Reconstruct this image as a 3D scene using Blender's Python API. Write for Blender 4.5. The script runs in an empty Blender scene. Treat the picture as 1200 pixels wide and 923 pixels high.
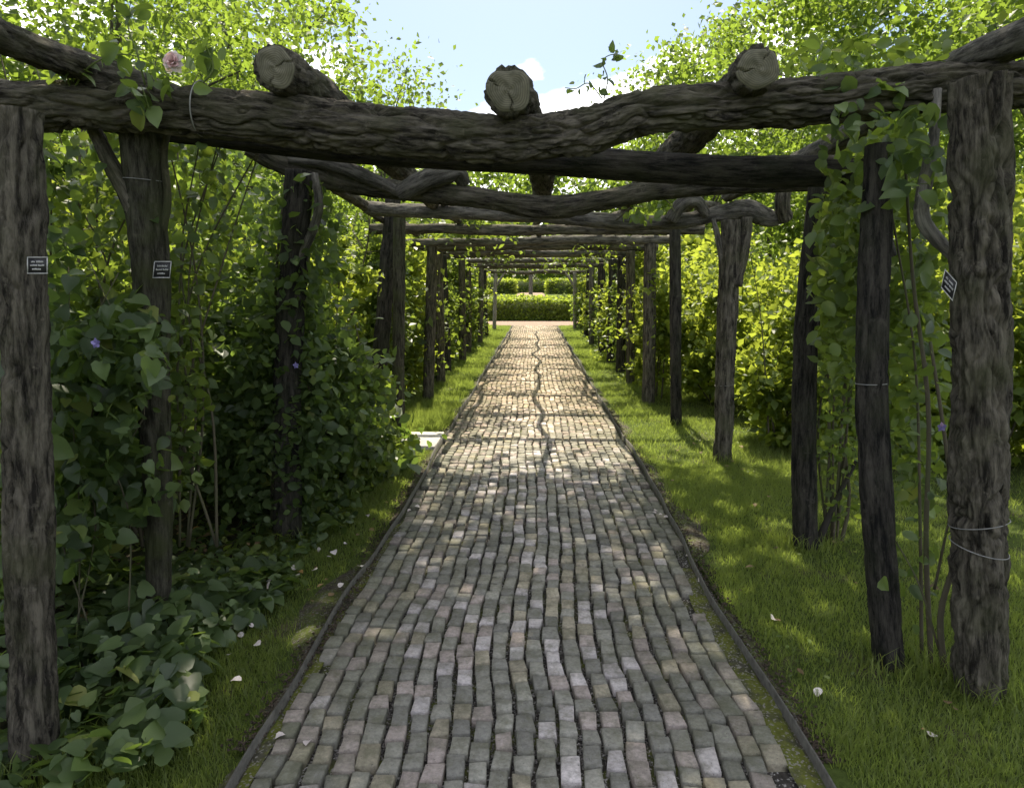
import bpy, math, random
import numpy as np
from mathutils import Vector, Matrix

random.seed(7)
rng = np.random.default_rng(11)
scene = bpy.context.scene
COL = scene.collection

# ------------------------------------------------------------------ camera
FPX, CX, CY = 832.0, 600.0, 461.5          # focal length and centre in photograph pixels (1200 x 923)
EYE = np.array([0.0, 0.0, 1.6])
PITCH = math.atan((CY - 338.0) / FPX)      # looking slightly down
YAW = math.atan((627.0 - CX) * math.cos(PITCH) / FPX)
cam_d = bpy.data.cameras.new('camera')
cam = bpy.data.objects.new('camera', cam_d)
COL.objects.link(cam)
cam.location = EYE
cam.rotation_euler = (math.pi / 2 - PITCH, 0, YAW)
cam_d.sensor_width = 36.0
cam_d.lens = FPX / 1200.0 * 36.0
cam_d.clip_start = 0.05
cam_d.clip_end = 1500
scene.camera = cam

# ------------------------------------------------------------------ sky, sun, exposure
SUN_EL, SUN_AZ = math.radians(61), math.radians(-2.5)    # azimuth from +Y, negative = left
world = bpy.data.worlds.new('World')
scene.world = world
world.use_nodes = True
wt = world.node_tree
for n in list(wt.nodes):
    wt.nodes.remove(n)
w_out = wt.nodes.new('ShaderNodeOutputWorld')
w_bg = wt.nodes.new('ShaderNodeBackground')
w_sky = wt.nodes.new('ShaderNodeTexSky')
w_sky.sky_type = 'NISHITA'
w_sky.sun_disc = False
w_sky.sun_elevation = SUN_EL
w_sky.sun_rotation = SUN_AZ
w_sky.air_density = 1.0
w_sky.dust_density = 2.2
w_sky.ozone_density = 2.5
w_bg.inputs['Strength'].default_value = 0.078
w_tc = wt.nodes.new('ShaderNodeTexCoord')
w_map = wt.nodes.new('ShaderNodeMapping')
w_map.inputs['Scale'].default_value = (1.0, 1.0, 2.2)
w_map.inputs['Location'].default_value = (8.5, 4.5, 3.0)
w_noise = wt.nodes.new('ShaderNodeTexNoise')
w_noise.inputs['Scale'].default_value = 3.2
w_noise.inputs['Detail'].default_value = 6.0
w_noise.inputs['Roughness'].default_value = 0.55
w_ramp = wt.nodes.new('ShaderNodeValToRGB')
w_ramp.color_ramp.elements[0].position = 0.495
w_ramp.color_ramp.elements[1].position = 0.60
w_mix = wt.nodes.new('ShaderNodeMix')
w_mix.data_type = 'RGBA'
w_mix.inputs['B'].default_value = (19.5, 19.2, 19.4, 1)     # sunlit cloud, made extra bright as added fill for the shade
wt.links.new(w_tc.outputs['Generated'], w_map.inputs['Vector'])
wt.links.new(w_map.outputs['Vector'], w_noise.inputs['Vector'])
wt.links.new(w_noise.outputs['Fac'], w_ramp.inputs['Fac'])
wt.links.new(w_ramp.outputs['Color'], w_mix.inputs['Factor'])
wt.links.new(w_sky.outputs['Color'], w_mix.inputs['A'])
wt.links.new(w_mix.outputs['Result'], w_bg.inputs['Color'])
wt.links.new(w_bg.outputs['Background'], w_out.inputs['Surface'])

sun_d = bpy.data.lights.new('sun', 'SUN')
sun_d.energy = 4.8
sun_d.angle = math.radians(0.55)
sun_d.color = (1.0, 0.90, 0.73)
sun = bpy.data.objects.new('sun', sun_d)
COL.objects.link(sun)
sdir = Vector((math.sin(SUN_AZ) * math.cos(SUN_EL), math.cos(SUN_AZ) * math.cos(SUN_EL), math.sin(SUN_EL)))
sun.rotation_euler = sdir.to_track_quat('Z', 'Y').to_euler()
sun.location = (0, 0, 30)

scene.view_settings.view_transform = 'Standard'
scene.view_settings.look = 'None'
scene.view_settings.gamma = 1.0
scene.view_settings.exposure = 1.25
scene.render.engine = 'CYCLES'
scene.cycles.use_denoising = True
scene.cycles.max_bounces = 8
scene.cycles.diffuse_bounces = 4
scene.cycles.glossy_bounces = 2
scene.cycles.transmission_bounces = 4
scene.cycles.transparent_max_bounces = 4
scene.cycles.caustics_reflective = False
scene.cycles.caustics_refractive = False


# ------------------------------------------------------------------ projection helpers
cp, sp_, cy_, sy_ = math.cos(PITCH), math.sin(PITCH), math.cos(YAW), math.sin(YAW)
RIGHT = np.array([cy_, sy_, 0])
FWD = np.array([-sy_ * cp, cy_ * cp, -sp_])
UP = np.array([-sy_ * sp_, cy_ * sp_, cp])


def P(px, py, d):
    """world point seen at photograph pixel (px, py), at distance d along the path"""
    r = FWD + (px - CX) / FPX * RIGHT - (py - CY) / FPX * UP
    return EYE + r * (d / r[1])


def G(px, py, z=0.0):
    r = FWD + (px - CX) / FPX * RIGHT - (py - CY) / FPX * UP
    return EYE + r * ((z - EYE[2]) / r[2])


# ------------------------------------------------------------------ noise
def _h(i, j, k, seed):
    n = (i * 374761393 + j * 668265263 + k * 2147483647 + seed * 1274126177) & 0xffffffff
    n = ((n ^ (n >> 13)) * 1274126177) & 0xffffffff
    n = ((n ^ (n >> 16)) * 2246822519) & 0xffffffff
    return ((n ^ (n >> 15)) & 0xffffff) / float(0x7fffff) - 1.0


def vnoise(p, seed=0):
    p = np.asarray(p, float)
    i = np.floor(p).astype(np.int64)
    f = p - i
    u = f * f * (3 - 2 * f)
    out = 0
    for a in (0, 1):
        for b in (0, 1):
            for c in (0, 1):
                w = (u[:, 0] if a else 1 - u[:, 0]) * (u[:, 1] if b else 1 - u[:, 1]) * (u[:, 2] if c else 1 - u[:, 2])
                out = out + w * _h(i[:, 0] + a, i[:, 1] + b, i[:, 2] + c, seed)
    return out


def fbm(p, octv=3, seed=0):
    p = np.asarray(p, float)
    s, a, t = 0, 1.0, 0
    for o in range(octv):
        s = s + a * vnoise(p * (2 ** o), seed + o * 17)
        t += a
        a *= 0.5
    return s / t


# ------------------------------------------------------------------ mesh building
def mesh(name, V, polys, smooth=False, attrs=None, colors=None):
    me = bpy.data.meshes.new(name)
    V = np.ascontiguousarray(V, dtype=np.float32)
    me.vertices.add(len(V))
    me.vertices.foreach_set('co', V.ravel())
    polys = [np.asarray(p, dtype=np.int32) for p in polys if len(p)]
    loops = np.concatenate([p.ravel() for p in polys])
    tot = np.concatenate([np.full(len(p), p.shape[1], dtype=np.int32) for p in polys])
    start = np.concatenate([[0], np.cumsum(tot)[:-1]]).astype(np.int32)
    me.loops.add(len(loops))
    me.loops.foreach_set('vertex_index', loops)
    me.polygons.add(len(tot))
    me.polygons.foreach_set('loop_start', start)
    me.polygons.foreach_set('loop_total', tot)
    if smooth:
        me.polygons.foreach_set('use_smooth', np.ones(len(tot), dtype=bool))
    for k, v in (attrs or {}).items():
        a = me.attributes.new(k, 'FLOAT', 'POINT')
        a.data.foreach_set('value', np.ascontiguousarray(v, dtype=np.float32))
    if colors is not None:
        a = me.attributes.new('tint', 'FLOAT_COLOR', 'POINT')
        c4 = np.ones((len(V), 4), np.float32)
        c4[:, :3] = colors
        a.data.foreach_set('color', c4.ravel())
    me.update(calc_edges=True)
    me.validate()
    return me


def obj(name, me, mat=None, parent=None, **props):
    o = bpy.data.objects.new(name, me)
    COL.objects.link(o)
    if mat and me is not None and not me.materials:
        me.materials.append(mat)
    if parent is not None:
        o.parent = parent
        pl, q = Vector((0, 0, 0)), parent
        while q is not None:
            pl += q.location + q.matrix_parent_inverse.translation
            q = q.parent
        o.matrix_parent_inverse = Matrix.Translation(-pl)
    for k, v in props.items():
        o[k] = v
    return o


def thing(name, label, cat, loc=(0, 0, 0), group=None):
    o = bpy.data.objects.new(name, None)
    COL.objects.link(o)
    o.location = Vector([float(c) for c in loc])
    o.empty_display_size = 0.2
    o['label'] = label
    o['category'] = cat
    if group:
        o['group'] = group
    return o


class Acc:
    def __init__(self):
        self.V, self.Q, self.T, self.n, self.A = [], [], [], 0, []

    def add(self, V, Q=None, T=None, a=None):
        if Q is not None and len(Q):
            self.Q.append(np.asarray(Q) + self.n)
        if T is not None and len(T):
            self.T.append(np.asarray(T) + self.n)
        self.V.append(V)
        self.A.append(np.zeros(len(V)) if a is None else a)
        self.n += len(V)

    def mesh(self, name, smooth=True, attr=None):
        po = []
        if self.Q:
            po.append(np.concatenate(self.Q))
        if self.T:
            po.append(np.concatenate(self.T))
        return mesh(name, np.concatenate(self.V), po, smooth, {attr: np.concatenate(self.A)} if attr else None)


def spline(pts, n):
    p = np.asarray(pts, float)
    q = np.vstack([2 * p[0] - p[1], p, 2 * p[-1] - p[-2]])
    m = len(p) - 1
    t = np.linspace(0, m, n)
    i = np.minimum(t.astype(int), m - 1)
    f = (t - i)[:, None]
    a, b, c, d = q[i], q[i + 1], q[i + 2], q[i + 3]
    return 0.5 * (2 * b + (c - a) * f + (2 * a - 5 * b + 4 * c - d) * f ** 2 + (3 * b - a - 3 * c + d) * f ** 3)


def tube(pts, rad, rings=12, sides=8, bark=0.0, scale=1.0, seed=0, lump=0.0, twist=0.0, cap=True, knots=()):
    """a tapering round log along a spline; bark > 0 cuts interlaced furrows that deep"""
    pts = np.asarray(pts, float)
    rad = np.asarray(rad if np.ndim(rad) else [rad] * len(pts), float)
    c4 = spline(np.hstack([pts, rad[:, None]]), rings)
    C, R = c4[:, :3], np.maximum(c4[:, 3], 0.0006)
    T = np.gradient(C, axis=0)
    T /= np.linalg.norm(T, axis=1)[:, None] + 1e-9
    ref = np.array([0, 0, 1.0]) if abs(T[0][2]) < 0.8 else np.array([0, 1.0, 0])
    N = np.zeros_like(C)
    u = np.cross(T[0], ref)
    u /= np.linalg.norm(u)
    for k in range(rings):
        u = u - T[k] * np.dot(u, T[k])
        u /= np.linalg.norm(u) + 1e-9
        N[k] = u
    B = np.cross(T, N)
    s = np.concatenate([[0], np.cumsum(np.linalg.norm(np.diff(C, axis=0), axis=1))])
    th = np.linspace(0, 2 * math.pi, sides, endpoint=False)
    S, TH = np.meshgrid(s, th, indexing='ij')
    RR = np.repeat(R[:, None], sides, 1)
    tw = TH + twist * S
    cx, sx = np.cos(tw), np.sin(tw)
    global LOGC
    LOGC = np.stack([cx * RR, sx * RR, S], -1).reshape(-1, 3)
    if bark or lump:
        base = np.stack([cx * RR, sx * RR, S], -1).reshape(-1, 3)
        if lump:
            RR = RR * (1 + lump * fbm(base * np.array([7, 7, 3.2]), 3, seed + 5).reshape(RR.shape))
        if bark:
            w = base + 0.035 * scale * np.stack([fbm(base * 9 / scale, 2, seed + 31), fbm(base * 9 / scale, 2, seed + 32), 3 * fbm(base * 6 / scale, 2, seed + 33)], -1)
            n1 = vnoise(w * np.array([34, 34, 4.2]) / scale, seed)
            n2 = vnoise(w * np.array([75, 75, 11]) / scale, seed + 9)
            n3 = vnoise(base * np.array([110, 110, 60]) / scale, seed + 3)
            plate = np.clip(np.abs(n1) / 0.24, 0, 1)
            pl2 = np.clip(np.abs(n2) / 0.4, 0, 1)
            step = 0.22 * np.clip(vnoise(w * np.array([18, 18, 7]) / scale, seed + 77) * 3, -1, 1)
            dsp = bark * (1.5 * (plate ** 0.7 - 0.85) + 0.62 * (pl2 ** 0.6 - 0.7) + 0.22 * n3 + step)
            RR = RR + dsp.reshape(RR.shape)
    for (ks, kth, kr, kh) in knots:
        da = (TH - kth + math.pi) % (2 * math.pi) - math.pi
        RR = RR + kh * np.exp(-((S - ks) ** 2 + (da * R[:, None]) ** 2) / kr ** 2)
    V = C[:, None, :] + RR[..., None] * (np.cos(TH)[..., None] * N[:, None, :] + np.sin(TH)[..., None] * B[:, None, :])
    V = V.reshape(-1, 3)
    k, j = np.meshgrid(np.arange(rings - 1), np.arange(sides), indexing='ij')
    k, j = k.ravel(), j.ravel()
    j2 = (j + 1) % sides
    Q = np.stack([k * sides + j, k * sides + j2, (k + 1) * sides + j2, (k + 1) * sides + j], -1)
    T3 = np.zeros((0, 3), int)
    if cap:
        V = np.vstack([V, C[0], C[-1]])
        j = np.arange(sides)
        j2 = (j + 1) % sides
        a0, a1 = rings * sides, rings * sides + 1
        T3 = np.vstack([np.stack([np.full(sides, a0), j2, j], -1),
                        np.stack([np.full(sides, a1), (rings - 1) * sides + j, (rings - 1) * sides + j2], -1)])
    return V, Q, T3


def log_obj(name, pts, rad, mat, parent, rings=40, sides=24, **kw):
    V, Q, T = tube(pts, rad, rings, sides, **kw)
    me = mesh(name, V, [Q, T], smooth=True)
    lc = np.vstack([LOGC, np.zeros((len(V) - len(LOGC), 3))]).astype(np.float32)
    a = me.attributes.new('grain', 'FLOAT_VECTOR', 'POINT')
    a.data.foreach_set('vector', lc.ravel())
    return obj(name, me, mat, parent)


# ------------------------------------------------------------------ materials
def new_mat(name):
    m = bpy.data.materials.new(name)
    m.use_nodes = True
    nt = m.node_tree
    for n in list(nt.nodes):
        nt.nodes.remove(n)
    out = nt.nodes.new('ShaderNodeOutputMaterial')
    return m, nt, out


def N(nt, kind, **inp):
    n = nt.nodes.new(kind)
    for k, v in inp.items():
        key = k.replace('_', ' ')
        if key in n.inputs:
            n.inputs[key].default_value = v
        else:
            setattr(n, k, v)
    return n


def mixc(nt, fac, a, b, mode='MIX'):
    m = nt.nodes.new('ShaderNodeMix')
    m.data_type = 'RGBA'
    m.blend_type = mode
    for sock, v in (('Factor', fac), ('A', a), ('B', b)):
        if isinstance(v, bpy.types.NodeSocket):
            nt.links.new(v, m.inputs[sock])
        else:
            m.inputs[sock].default_value = v if sock == 'Factor' else (*v, 1)
    return m.outputs['Result']


def ramp(nt, src, stops):
    r = nt.nodes.new('ShaderNodeValToRGB')
    el = r.color_ramp.elements
    while len(el) > 1:
        el.remove(el[-1])
    el[0].position, el[0].color = stops[0][0], (*stops[0][1], 1)
    for p, c in stops[1:]:
        e = el.new(p)
        e.color = (*c, 1)
    nt.links.new(src, r.inputs['Fac'])
    return r.outputs['Color']


def noise(nt, scale, detail=4, rough=0.6, coord='Object', stretch=None):
    tc = nt.nodes.new('ShaderNodeTexCoord')
    n = N(nt, 'ShaderNodeTexNoise', Scale=scale, Detail=detail, Roughness=rough)
    src = tc.outputs[coord]
    if stretch:
        mp = nt.nodes.new('ShaderNodeMapping')
        mp.inputs['Scale'].default_value = stretch
        nt.links.new(src, mp.inputs['Vector'])
        src = mp.outputs['Vector']
    nt.links.new(src, n.inputs['Vector'])
    return n.outputs['Fac']


def bump(nt, h, strength=0.5, dist=0.01):
    b = N(nt, 'ShaderNodeBump', Strength=strength, Distance=dist)
    nt.links.new(h, b.inputs['Height'])
    return b.outputs['Normal']


def principled(nt, out, color, rough=0.8, normal=None, spec=0.3):
    p = nt.nodes.new('ShaderNodeBsdfPrincipled')
    if isinstance(color, bpy.types.NodeSocket):
        nt.links.new(color, p.inputs['Base Color'])
    else:
        p.inputs['Base Color'].default_value = (*color, 1)
    p.inputs['Roughness'].default_value = rough
    p.inputs['Specular IOR Level'].default_value = spec
    if normal is not None:
        nt.links.new(normal, p.inputs['Normal'])
    if out is not None:
        nt.links.new(p.outputs['BSDF'], out.inputs['Surface'])
    return p


BLK, WHT = (0, 0, 0), (1, 1, 1)


def bark_mat(name, dark, light, moss, moss_amt=0.5, grain=(1, 1, 0.2)):
    m, nt, out = new_mat(name)
    at = nt.nodes.new('ShaderNodeAttribute')
    at.attribute_name = 'grain'

    def gn(scale, stretch, det=4, ro=0.6):
        mp = nt.nodes.new('ShaderNodeMapping')
        mp.inputs['Scale'].default_value = stretch
        nt.links.new(at.outputs['Vector'], mp.inputs['Vector'])
        t = N(nt, 'ShaderNodeTexNoise', Scale=scale, Detail=det, Roughness=ro)
        nt.links.new(mp.outputs['Vector'], t.inputs['Vector'])
        return t.outputs['Fac']
    n1 = gn(40, (1, 1, 0.16), 8, 0.75)
    n2 = noise(nt, 5, 4, 0.6)
    n3 = gn(60, (1, 1, 0.13), 9, 0.8)
    c = ramp(nt, n1, [(0.40, dark), (0.62, light)])
    mm = ramp(nt, n2, [(0.5 - 0.08 * moss_amt, BLK), (0.72 - 0.1 * moss_amt, (moss_amt,) * 3)])
    c = mixc(nt, mm, c, moss)
    sp = ramp(nt, noise(nt, 16, 4, 0.7), [(0.60, BLK), (0.72, (0.5,) * 3)])
    c = mixc(nt, sp, c, tuple(min(1, x * 1.5) for x in light))
    principled(nt, out, c, 0.9, bump(nt, n3, 1.0, 0.022), 0.12)
    return m


M = {}
M['bark'] = bark_mat('furrowed_bark', (0.02, 0.018, 0.015), (0.18, 0.162, 0.128), (0.085, 0.09, 0.045), 0.5)
M['bark_dark'] = bark_mat('dark_damp_bark', (0.010, 0.010, 0.010), (0.08, 0.073, 0.062), (0.045, 0.052, 0.026), 0.4)
M['bark_grey'] = bark_mat('weathered_grey_wood', (0.045, 0.042, 0.037), (0.22, 0.205, 0.175), (0.09, 0.095, 0.055), 0.35)
M['bark_moss'] = bark_mat('mossy_wood', (0.02, 0.019, 0.014), (0.105, 0.10, 0.075), (0.06, 0.07, 0.028), 0.75)
M['bark_pale'] = bark_mat('pale_bare_wood', (0.11, 0.105, 0.095), (0.36, 0.34, 0.30), (0.15, 0.15, 0.10), 0.3)
M['stem'] = bark_mat('woody_stem', (0.05, 0.045, 0.03), (0.13, 0.115, 0.08), (0.08, 0.10, 0.04), 0.5)
M['stem_green'] = bark_mat('green_stem', (0.07, 0.10, 0.03), (0.14, 0.17, 0.06), (0.11, 0.15, 0.04), 0.5)


def leaf_mat(name, lo, hi, trans, rough=0.45, tfac=0.45, use_obj=False, spec=0.4):
    m, nt, out = new_mat(name)
    if use_obj:
        src = nt.nodes.new('ShaderNodeObjectInfo').outputs['Random']
    else:
        a = nt.nodes.new('ShaderNodeAttribute')
        a.attribute_name = 'rnd'
        src = a.outputs['Fac']
    c = ramp(nt, src, [(0.0, tuple(x * 0.75 for x in lo)), (0.3, lo), (0.82, hi), (0.95, tuple(x * 1.4 for x in hi)), (1.0, (hi[0] * 2.0, hi[1] * 1.5, hi[2]))])
    tcol = ramp(nt, src, [(0.0, tuple(x * 0.7 for x in trans)), (1.0, trans)])
    p = principled(nt, None, c, rough, None, spec)
    t = nt.nodes.new('ShaderNodeBsdfTranslucent')
    nt.links.new(tcol, t.inputs['Color'])
    mx = nt.nodes.new('ShaderNodeMixShader')
    mx.inputs['Fac'].default_value = tfac
    nt.links.new(p.outputs['BSDF'], mx.inputs[1])
    nt.links.new(t.outputs['BSDF'], mx.inputs[2])
    nt.links.new(mx.outputs['Shader'], out.inputs['Surface'])
    return m


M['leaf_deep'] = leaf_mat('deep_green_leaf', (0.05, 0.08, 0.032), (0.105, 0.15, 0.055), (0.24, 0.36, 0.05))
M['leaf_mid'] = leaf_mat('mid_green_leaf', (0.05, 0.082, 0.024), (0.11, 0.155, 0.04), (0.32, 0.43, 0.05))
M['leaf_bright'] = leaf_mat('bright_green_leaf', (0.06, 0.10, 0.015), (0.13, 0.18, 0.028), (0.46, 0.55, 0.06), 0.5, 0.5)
M['leaf_tree'] = leaf_mat('tree_leaf', (0.05, 0.085, 0.015), (0.11, 0.155, 0.03), (0.31, 0.44, 0.05), 0.45, 0.5)
M['leaf_big'] = leaf_mat('broad_leaf', (0.05, 0.08, 0.034), (0.105, 0.15, 0.058), (0.2, 0.32, 0.04), 0.4, 0.4, True, 0.5)
M['leaf_rose'] = leaf_mat('rose_leaf', (0.05, 0.085, 0.03), (0.105, 0.15, 0.048), (0.28, 0.4, 0.05), 0.42, 0.45, True, 0.5)
M['hedge'] = leaf_mat('box_hedge_leaf', (0.085, 0.125, 0.02), (0.17, 0.22, 0.032), (0.5, 0.62, 0.06), 0.5, 0.5)
M['grass'] = leaf_mat('grass_blade', (0.075, 0.10, 0.03), (0.17, 0.20, 0.058), (0.42, 0.54, 0.09), 0.5, 0.5)
M['petal'] = leaf_mat('rose_petal', (0.62, 0.55, 0.53), (0.80, 0.72, 0.68), (0.7, 0.55, 0.5), 0.6, 0.25, True, 0.2)
M['petal_in'] = leaf_mat('pink_petal', (0.66, 0.44, 0.44), (0.78, 0.6, 0.58), (0.75, 0.5, 0.48), 0.6, 0.3, True, 0.2)
M['petal_purple'] = leaf_mat('violet_petal', (0.2, 0.17, 0.42), (0.3, 0.26, 0.55), (0.3, 0.26, 0.6), 0.6, 0.3, True, 0.2)


def ground_mat(name, soil_d, soil_l, green, gamt, scale=3.0, specks=None, b=0.02):
    m, nt, out = new_mat(name)
    c = ramp(nt, noise(nt, 22, 6, 0.7), [(0.35, soil_d), (0.66, soil_l)])
    g = ramp(nt, noise(nt, scale, 5, 0.65), [(0.5 - gamt * 0.25, BLK), (0.62 - gamt * 0.2, WHT)])
    gc = ramp(nt, noise(nt, 40, 3, 0.6), [(0.3, tuple(x * 0.6 for x in green)), (0.7, green)])
    c = mixc(nt, g, c, gc)
    if specks:
        v = N(nt, 'ShaderNodeTexVoronoi', Scale=140)
        tc = nt.nodes.new('ShaderNodeTexCoord')
        nt.links.new(tc.outputs['Object'], v.inputs['Vector'])
        s = ramp(nt, v.outputs['Color'], [(0.72, BLK), (0.78, WHT)])
        c = mixc(nt, s, c, specks)
    principled(nt, out, c, 0.95, bump(nt, noise(nt, 70, 4, 0.7), 0.8, b), 0.1)
    return m


M['soil'] = ground_mat('dark_bed_soil', (0.03, 0.026, 0.02), (0.09, 0.075, 0.055), (0.05, 0.07, 0.02), 0.1, 2.0)
M['lawn'] = ground_mat('lawn_earth', (0.055, 0.05, 0.03), (0.11, 0.10, 0.055), (0.075, 0.105, 0.024), 0.75, 3.0)
M['bare'] = ground_mat('bare_verge', (0.035, 0.03, 0.024), (0.10, 0.085, 0.065), (0.09, 0.11, 0.03), 0.35, 5.0, (0.14, 0.13, 0.12))
M['gravel_bed'] = ground_mat('joint_grit', (0.022, 0.02, 0.018), (0.07, 0.064, 0.056), (0.10, 0.115, 0.03), 0.05, 4.0, (0.26, 0.25, 0.24), 0.01)
M['far_path'] = ground_mat('far_brick', (0.20, 0.14, 0.105), (0.29, 0.21, 0.16), (0.3, 0.25, 0.2), 0.0, 4.0)
M['slab'] = ground_mat('pale_slab', (0.40, 0.38, 0.34), (0.52, 0.5, 0.46), (0.4, 0.4, 0.34), 0.05, 4.0)


def brick_mat(name, use_obj):
    m, nt, out = new_mat(name)
    if use_obj:
        col = nt.nodes.new('ShaderNodeObjectInfo').outputs['Color']
    else:
        a = nt.nodes.new('ShaderNodeAttribute')
        a.attribute_name = 'tint'
        col = a.outputs['Color']
    geo = nt.nodes.new('ShaderNodeNewGeometry')

    def wn(scale, det=4, ro=0.6):
        n = N(nt, 'ShaderNodeTexNoise', Scale=scale, Detail=det, Roughness=ro)
        nt.links.new(geo.outputs['Position'], n.inputs['Vector'])
        return n.outputs['Fac']
    grain = ramp(nt, wn(60, 5, 0.7), [(0.25, (0.62,) * 3), (0.75, (1.3,) * 3)])
    c = mixc(nt, 1.0, col, grain, 'MULTIPLY')
    blot = ramp(nt, wn(11, 5, 0.7), [(0.44, BLK), (0.64, (0.62,) * 3)])
    c = mixc(nt, blot, c, (0.10, 0.10, 0.06))
    pit = ramp(nt, wn(150, 2), [(0.66, BLK), (0.72, (0.75,) * 3)])
    c = mixc(nt, pit, c, (0.06, 0.055, 0.05))
    principled(nt, out, c, 0.85, bump(nt, wn(90, 6, 0.75), 0.9, 0.009), 0.25)
    return m


M['brick'] = brick_mat('worn_brick', True)
M['brick_far'] = brick_mat('worn_brick_run', False)


def flat_mat(name, col, rough=0.7, metal=0.0, var=0.25):
    m, nt, out = new_mat(name)
    c = ramp(nt, noise(nt, 30, 4), [(0.3, tuple(x * (1 - var) for x in col)), (0.7, tuple(x * (1 + var) for x in col))])
    p = principled(nt, out, c, rough)
    p.inputs['Metallic'].default_value = metal
    return m


M['hedge_core'] = flat_mat('hedge_inside', (0.05, 0.07, 0.02), 0.9)
M['steel'] = flat_mat('dull_steel_edging', (0.10, 0.095, 0.085), 0.6, 0.3, 0.4)
M['wire'] = flat_mat('tie_wire', (0.22, 0.22, 0.21), 0.6, 0.2)
M['tag_black'] = flat_mat('tag_black', (0.02, 0.02, 0.022), 0.4)
M['tag_white'] = flat_mat('tag_white', (0.36, 0.36, 0.35), 0.5)
m, nt, out = new_mat('sawn_end_grain')
a = nt.nodes.new('ShaderNodeAttribute')
a.attribute_name = 'rad'
mth = N(nt, 'ShaderNodeMath', operation='MULTIPLY')
mth.inputs[1].default_value = 62
mt2 = N(nt, 'ShaderNodeMath', operation='SINE')
nt.links.new(a.outputs['Fac'], mth.inputs[0])
nt.links.new(mth.outputs[0], mt2.inputs[0])
mt3 = N(nt, 'ShaderNodeMath', operation='MULTIPLY_ADD')
mt3.inputs[1].default_value, mt3.inputs[2].default_value = 0.5, 0.5
nt.links.new(mt2.outputs[0], mt3.inputs[0])
c = ramp(nt, mt3.outputs[0], [(0.0, (0.10, 0.095, 0.07)), (1.0, (0.155, 0.145, 0.105))])
c = mixc(nt, ramp(nt, noise(nt, 30, 4), [(0.4, BLK), (0.7, (0.6,) * 3)]), c, (0.055, 0.056, 0.04))
principled(nt, out, c, 0.9, bump(nt, noise(nt, 120, 3), 0.5, 0.004), 0.1)
M['endgrain'] = m

# ------------------------------------------------------------------ leaves
# template rows: x across, y along, z out of the leaf
LEAF2 = (np.array([[0, 0, 0], [-.36, .45, .10], [0, 1, -.05], [.36, .45, .10]]), [], [[0, 3, 2], [0, 2, 1]])
LEAF6 = (np.array([[0, 0, 0], [-.30, .22, .07], [-.34, .55, .06], [0, 1, -.10], [.34, .55, .06], [.30, .22, .07], [0, .5, -.01]]),
         [[0, 6, 2, 1], [0, 5, 4, 6]], [[6, 3, 2], [6, 4, 3]])
HEART = (np.array([[0, .08, 0], [-.22, -.04, .05], [-.43, .12, .07], [-.42, .42, .05], [-.22, .75, 0], [0, 1, -.12],
                   [.22, .75, 0], [.42, .42, .05], [.43, .12, .07], [.22, -.04, .05], [0, .45, -.05], [0, .75, -.07]]),
         [[0, 10, 3, 2], [10, 11, 4, 3], [0, 8, 7, 10], [10, 7, 6, 11]], [[0, 2, 1], [0, 9, 8], [11, 5, 4], [11, 6, 5]])
OVAL = (np.array([[0, 0, 0], [-.24, .14, .05], [-.36, .42, .07], [-.26, .75, .03], [0, 1, -.08], [.26, .75, .03], [.36, .42, .07], [.24, .14, .05],
                  [0, .42, -.02], [0, .75, -.04]]),
        [[0, 8, 2, 1], [8, 9, 3, 2], [0, 7, 6, 8], [8, 6, 5, 9]], [[9, 4, 3], [9, 5, 4]])
MAPLE = (np.array([[0, 0, 0], [-.42, .12, .04], [-.2, .33, .0], [-.52, .58, .06], [-.16, .62, 0], [0, 1, -.06], [.16, .62, 0], [.52, .58, .06], [.2, .33, 0], [.42, .12, .04]]),
         [], [[0, 2, 1], [0, 4, 2], [2, 4, 3], [0, 6, 4], [4, 6, 5], [0, 8, 6], [8, 7, 6], [0, 9, 8]])


def unit(v):
    return v / (np.linalg.norm(v, axis=1)[:, None] + 1e-9)


def frames(n, up=0.7, droop=0.25, face=None):
    nz = rng.normal(size=(n, 3))
    nz = unit(nz) + np.array([0, 0, up])
    if face is not None:
        nz = nz + face
    nz = unit(nz)
    ax = rng.normal(size=(n, 3)) + np.array([0, 0, -droop])
    ax = unit(ax - nz * np.sum(ax * nz, 1)[:, None])
    return np.cross(ax, nz), ax, nz


def leaf_cloud(Pn, size, tmpl=LEAF2, up=0.6, droop=0.3, face=None, sv=0.55):
    Pn = np.asarray(Pn, float)
    n = len(Pn)
    X, Y, Z = frames(n, up, droop, face)
    S = (size * (1 + sv * rng.uniform(-1, 1, n)))[:, None]
    tv, tq, tt = tmpl
    k = len(tv)
    V = Pn[:, None, :] + (S * X)[:, None, :] * tv[None, :, 0:1] + (S * Y)[:, None, :] * tv[None, :, 1:2] + (S * Z)[:, None, :] * tv[None, :, 2:3]
    off = (np.arange(n) * k)[:, None, None]
    Q = (np.asarray(tq, int)[None] + off).reshape(-1, 4) if len(tq) else np.zeros((0, 4), int)
    T = (np.asarray(tt, int)[None] + off).reshape(-1, 3) if len(tt) else np.zeros((0, 3), int)
    return V.reshape(-1, 3), Q, T, np.repeat(rng.random(n), k)


def foliage(name, Pn, size, mat, parent, tmpl=LEAF2, **kw):
    V, Q, T, r = leaf_cloud(Pn, size, tmpl, **kw)
    return obj(name, mesh(name, V, [Q, T], False, {'rnd': r}), mat, parent, kind='stuff')


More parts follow.
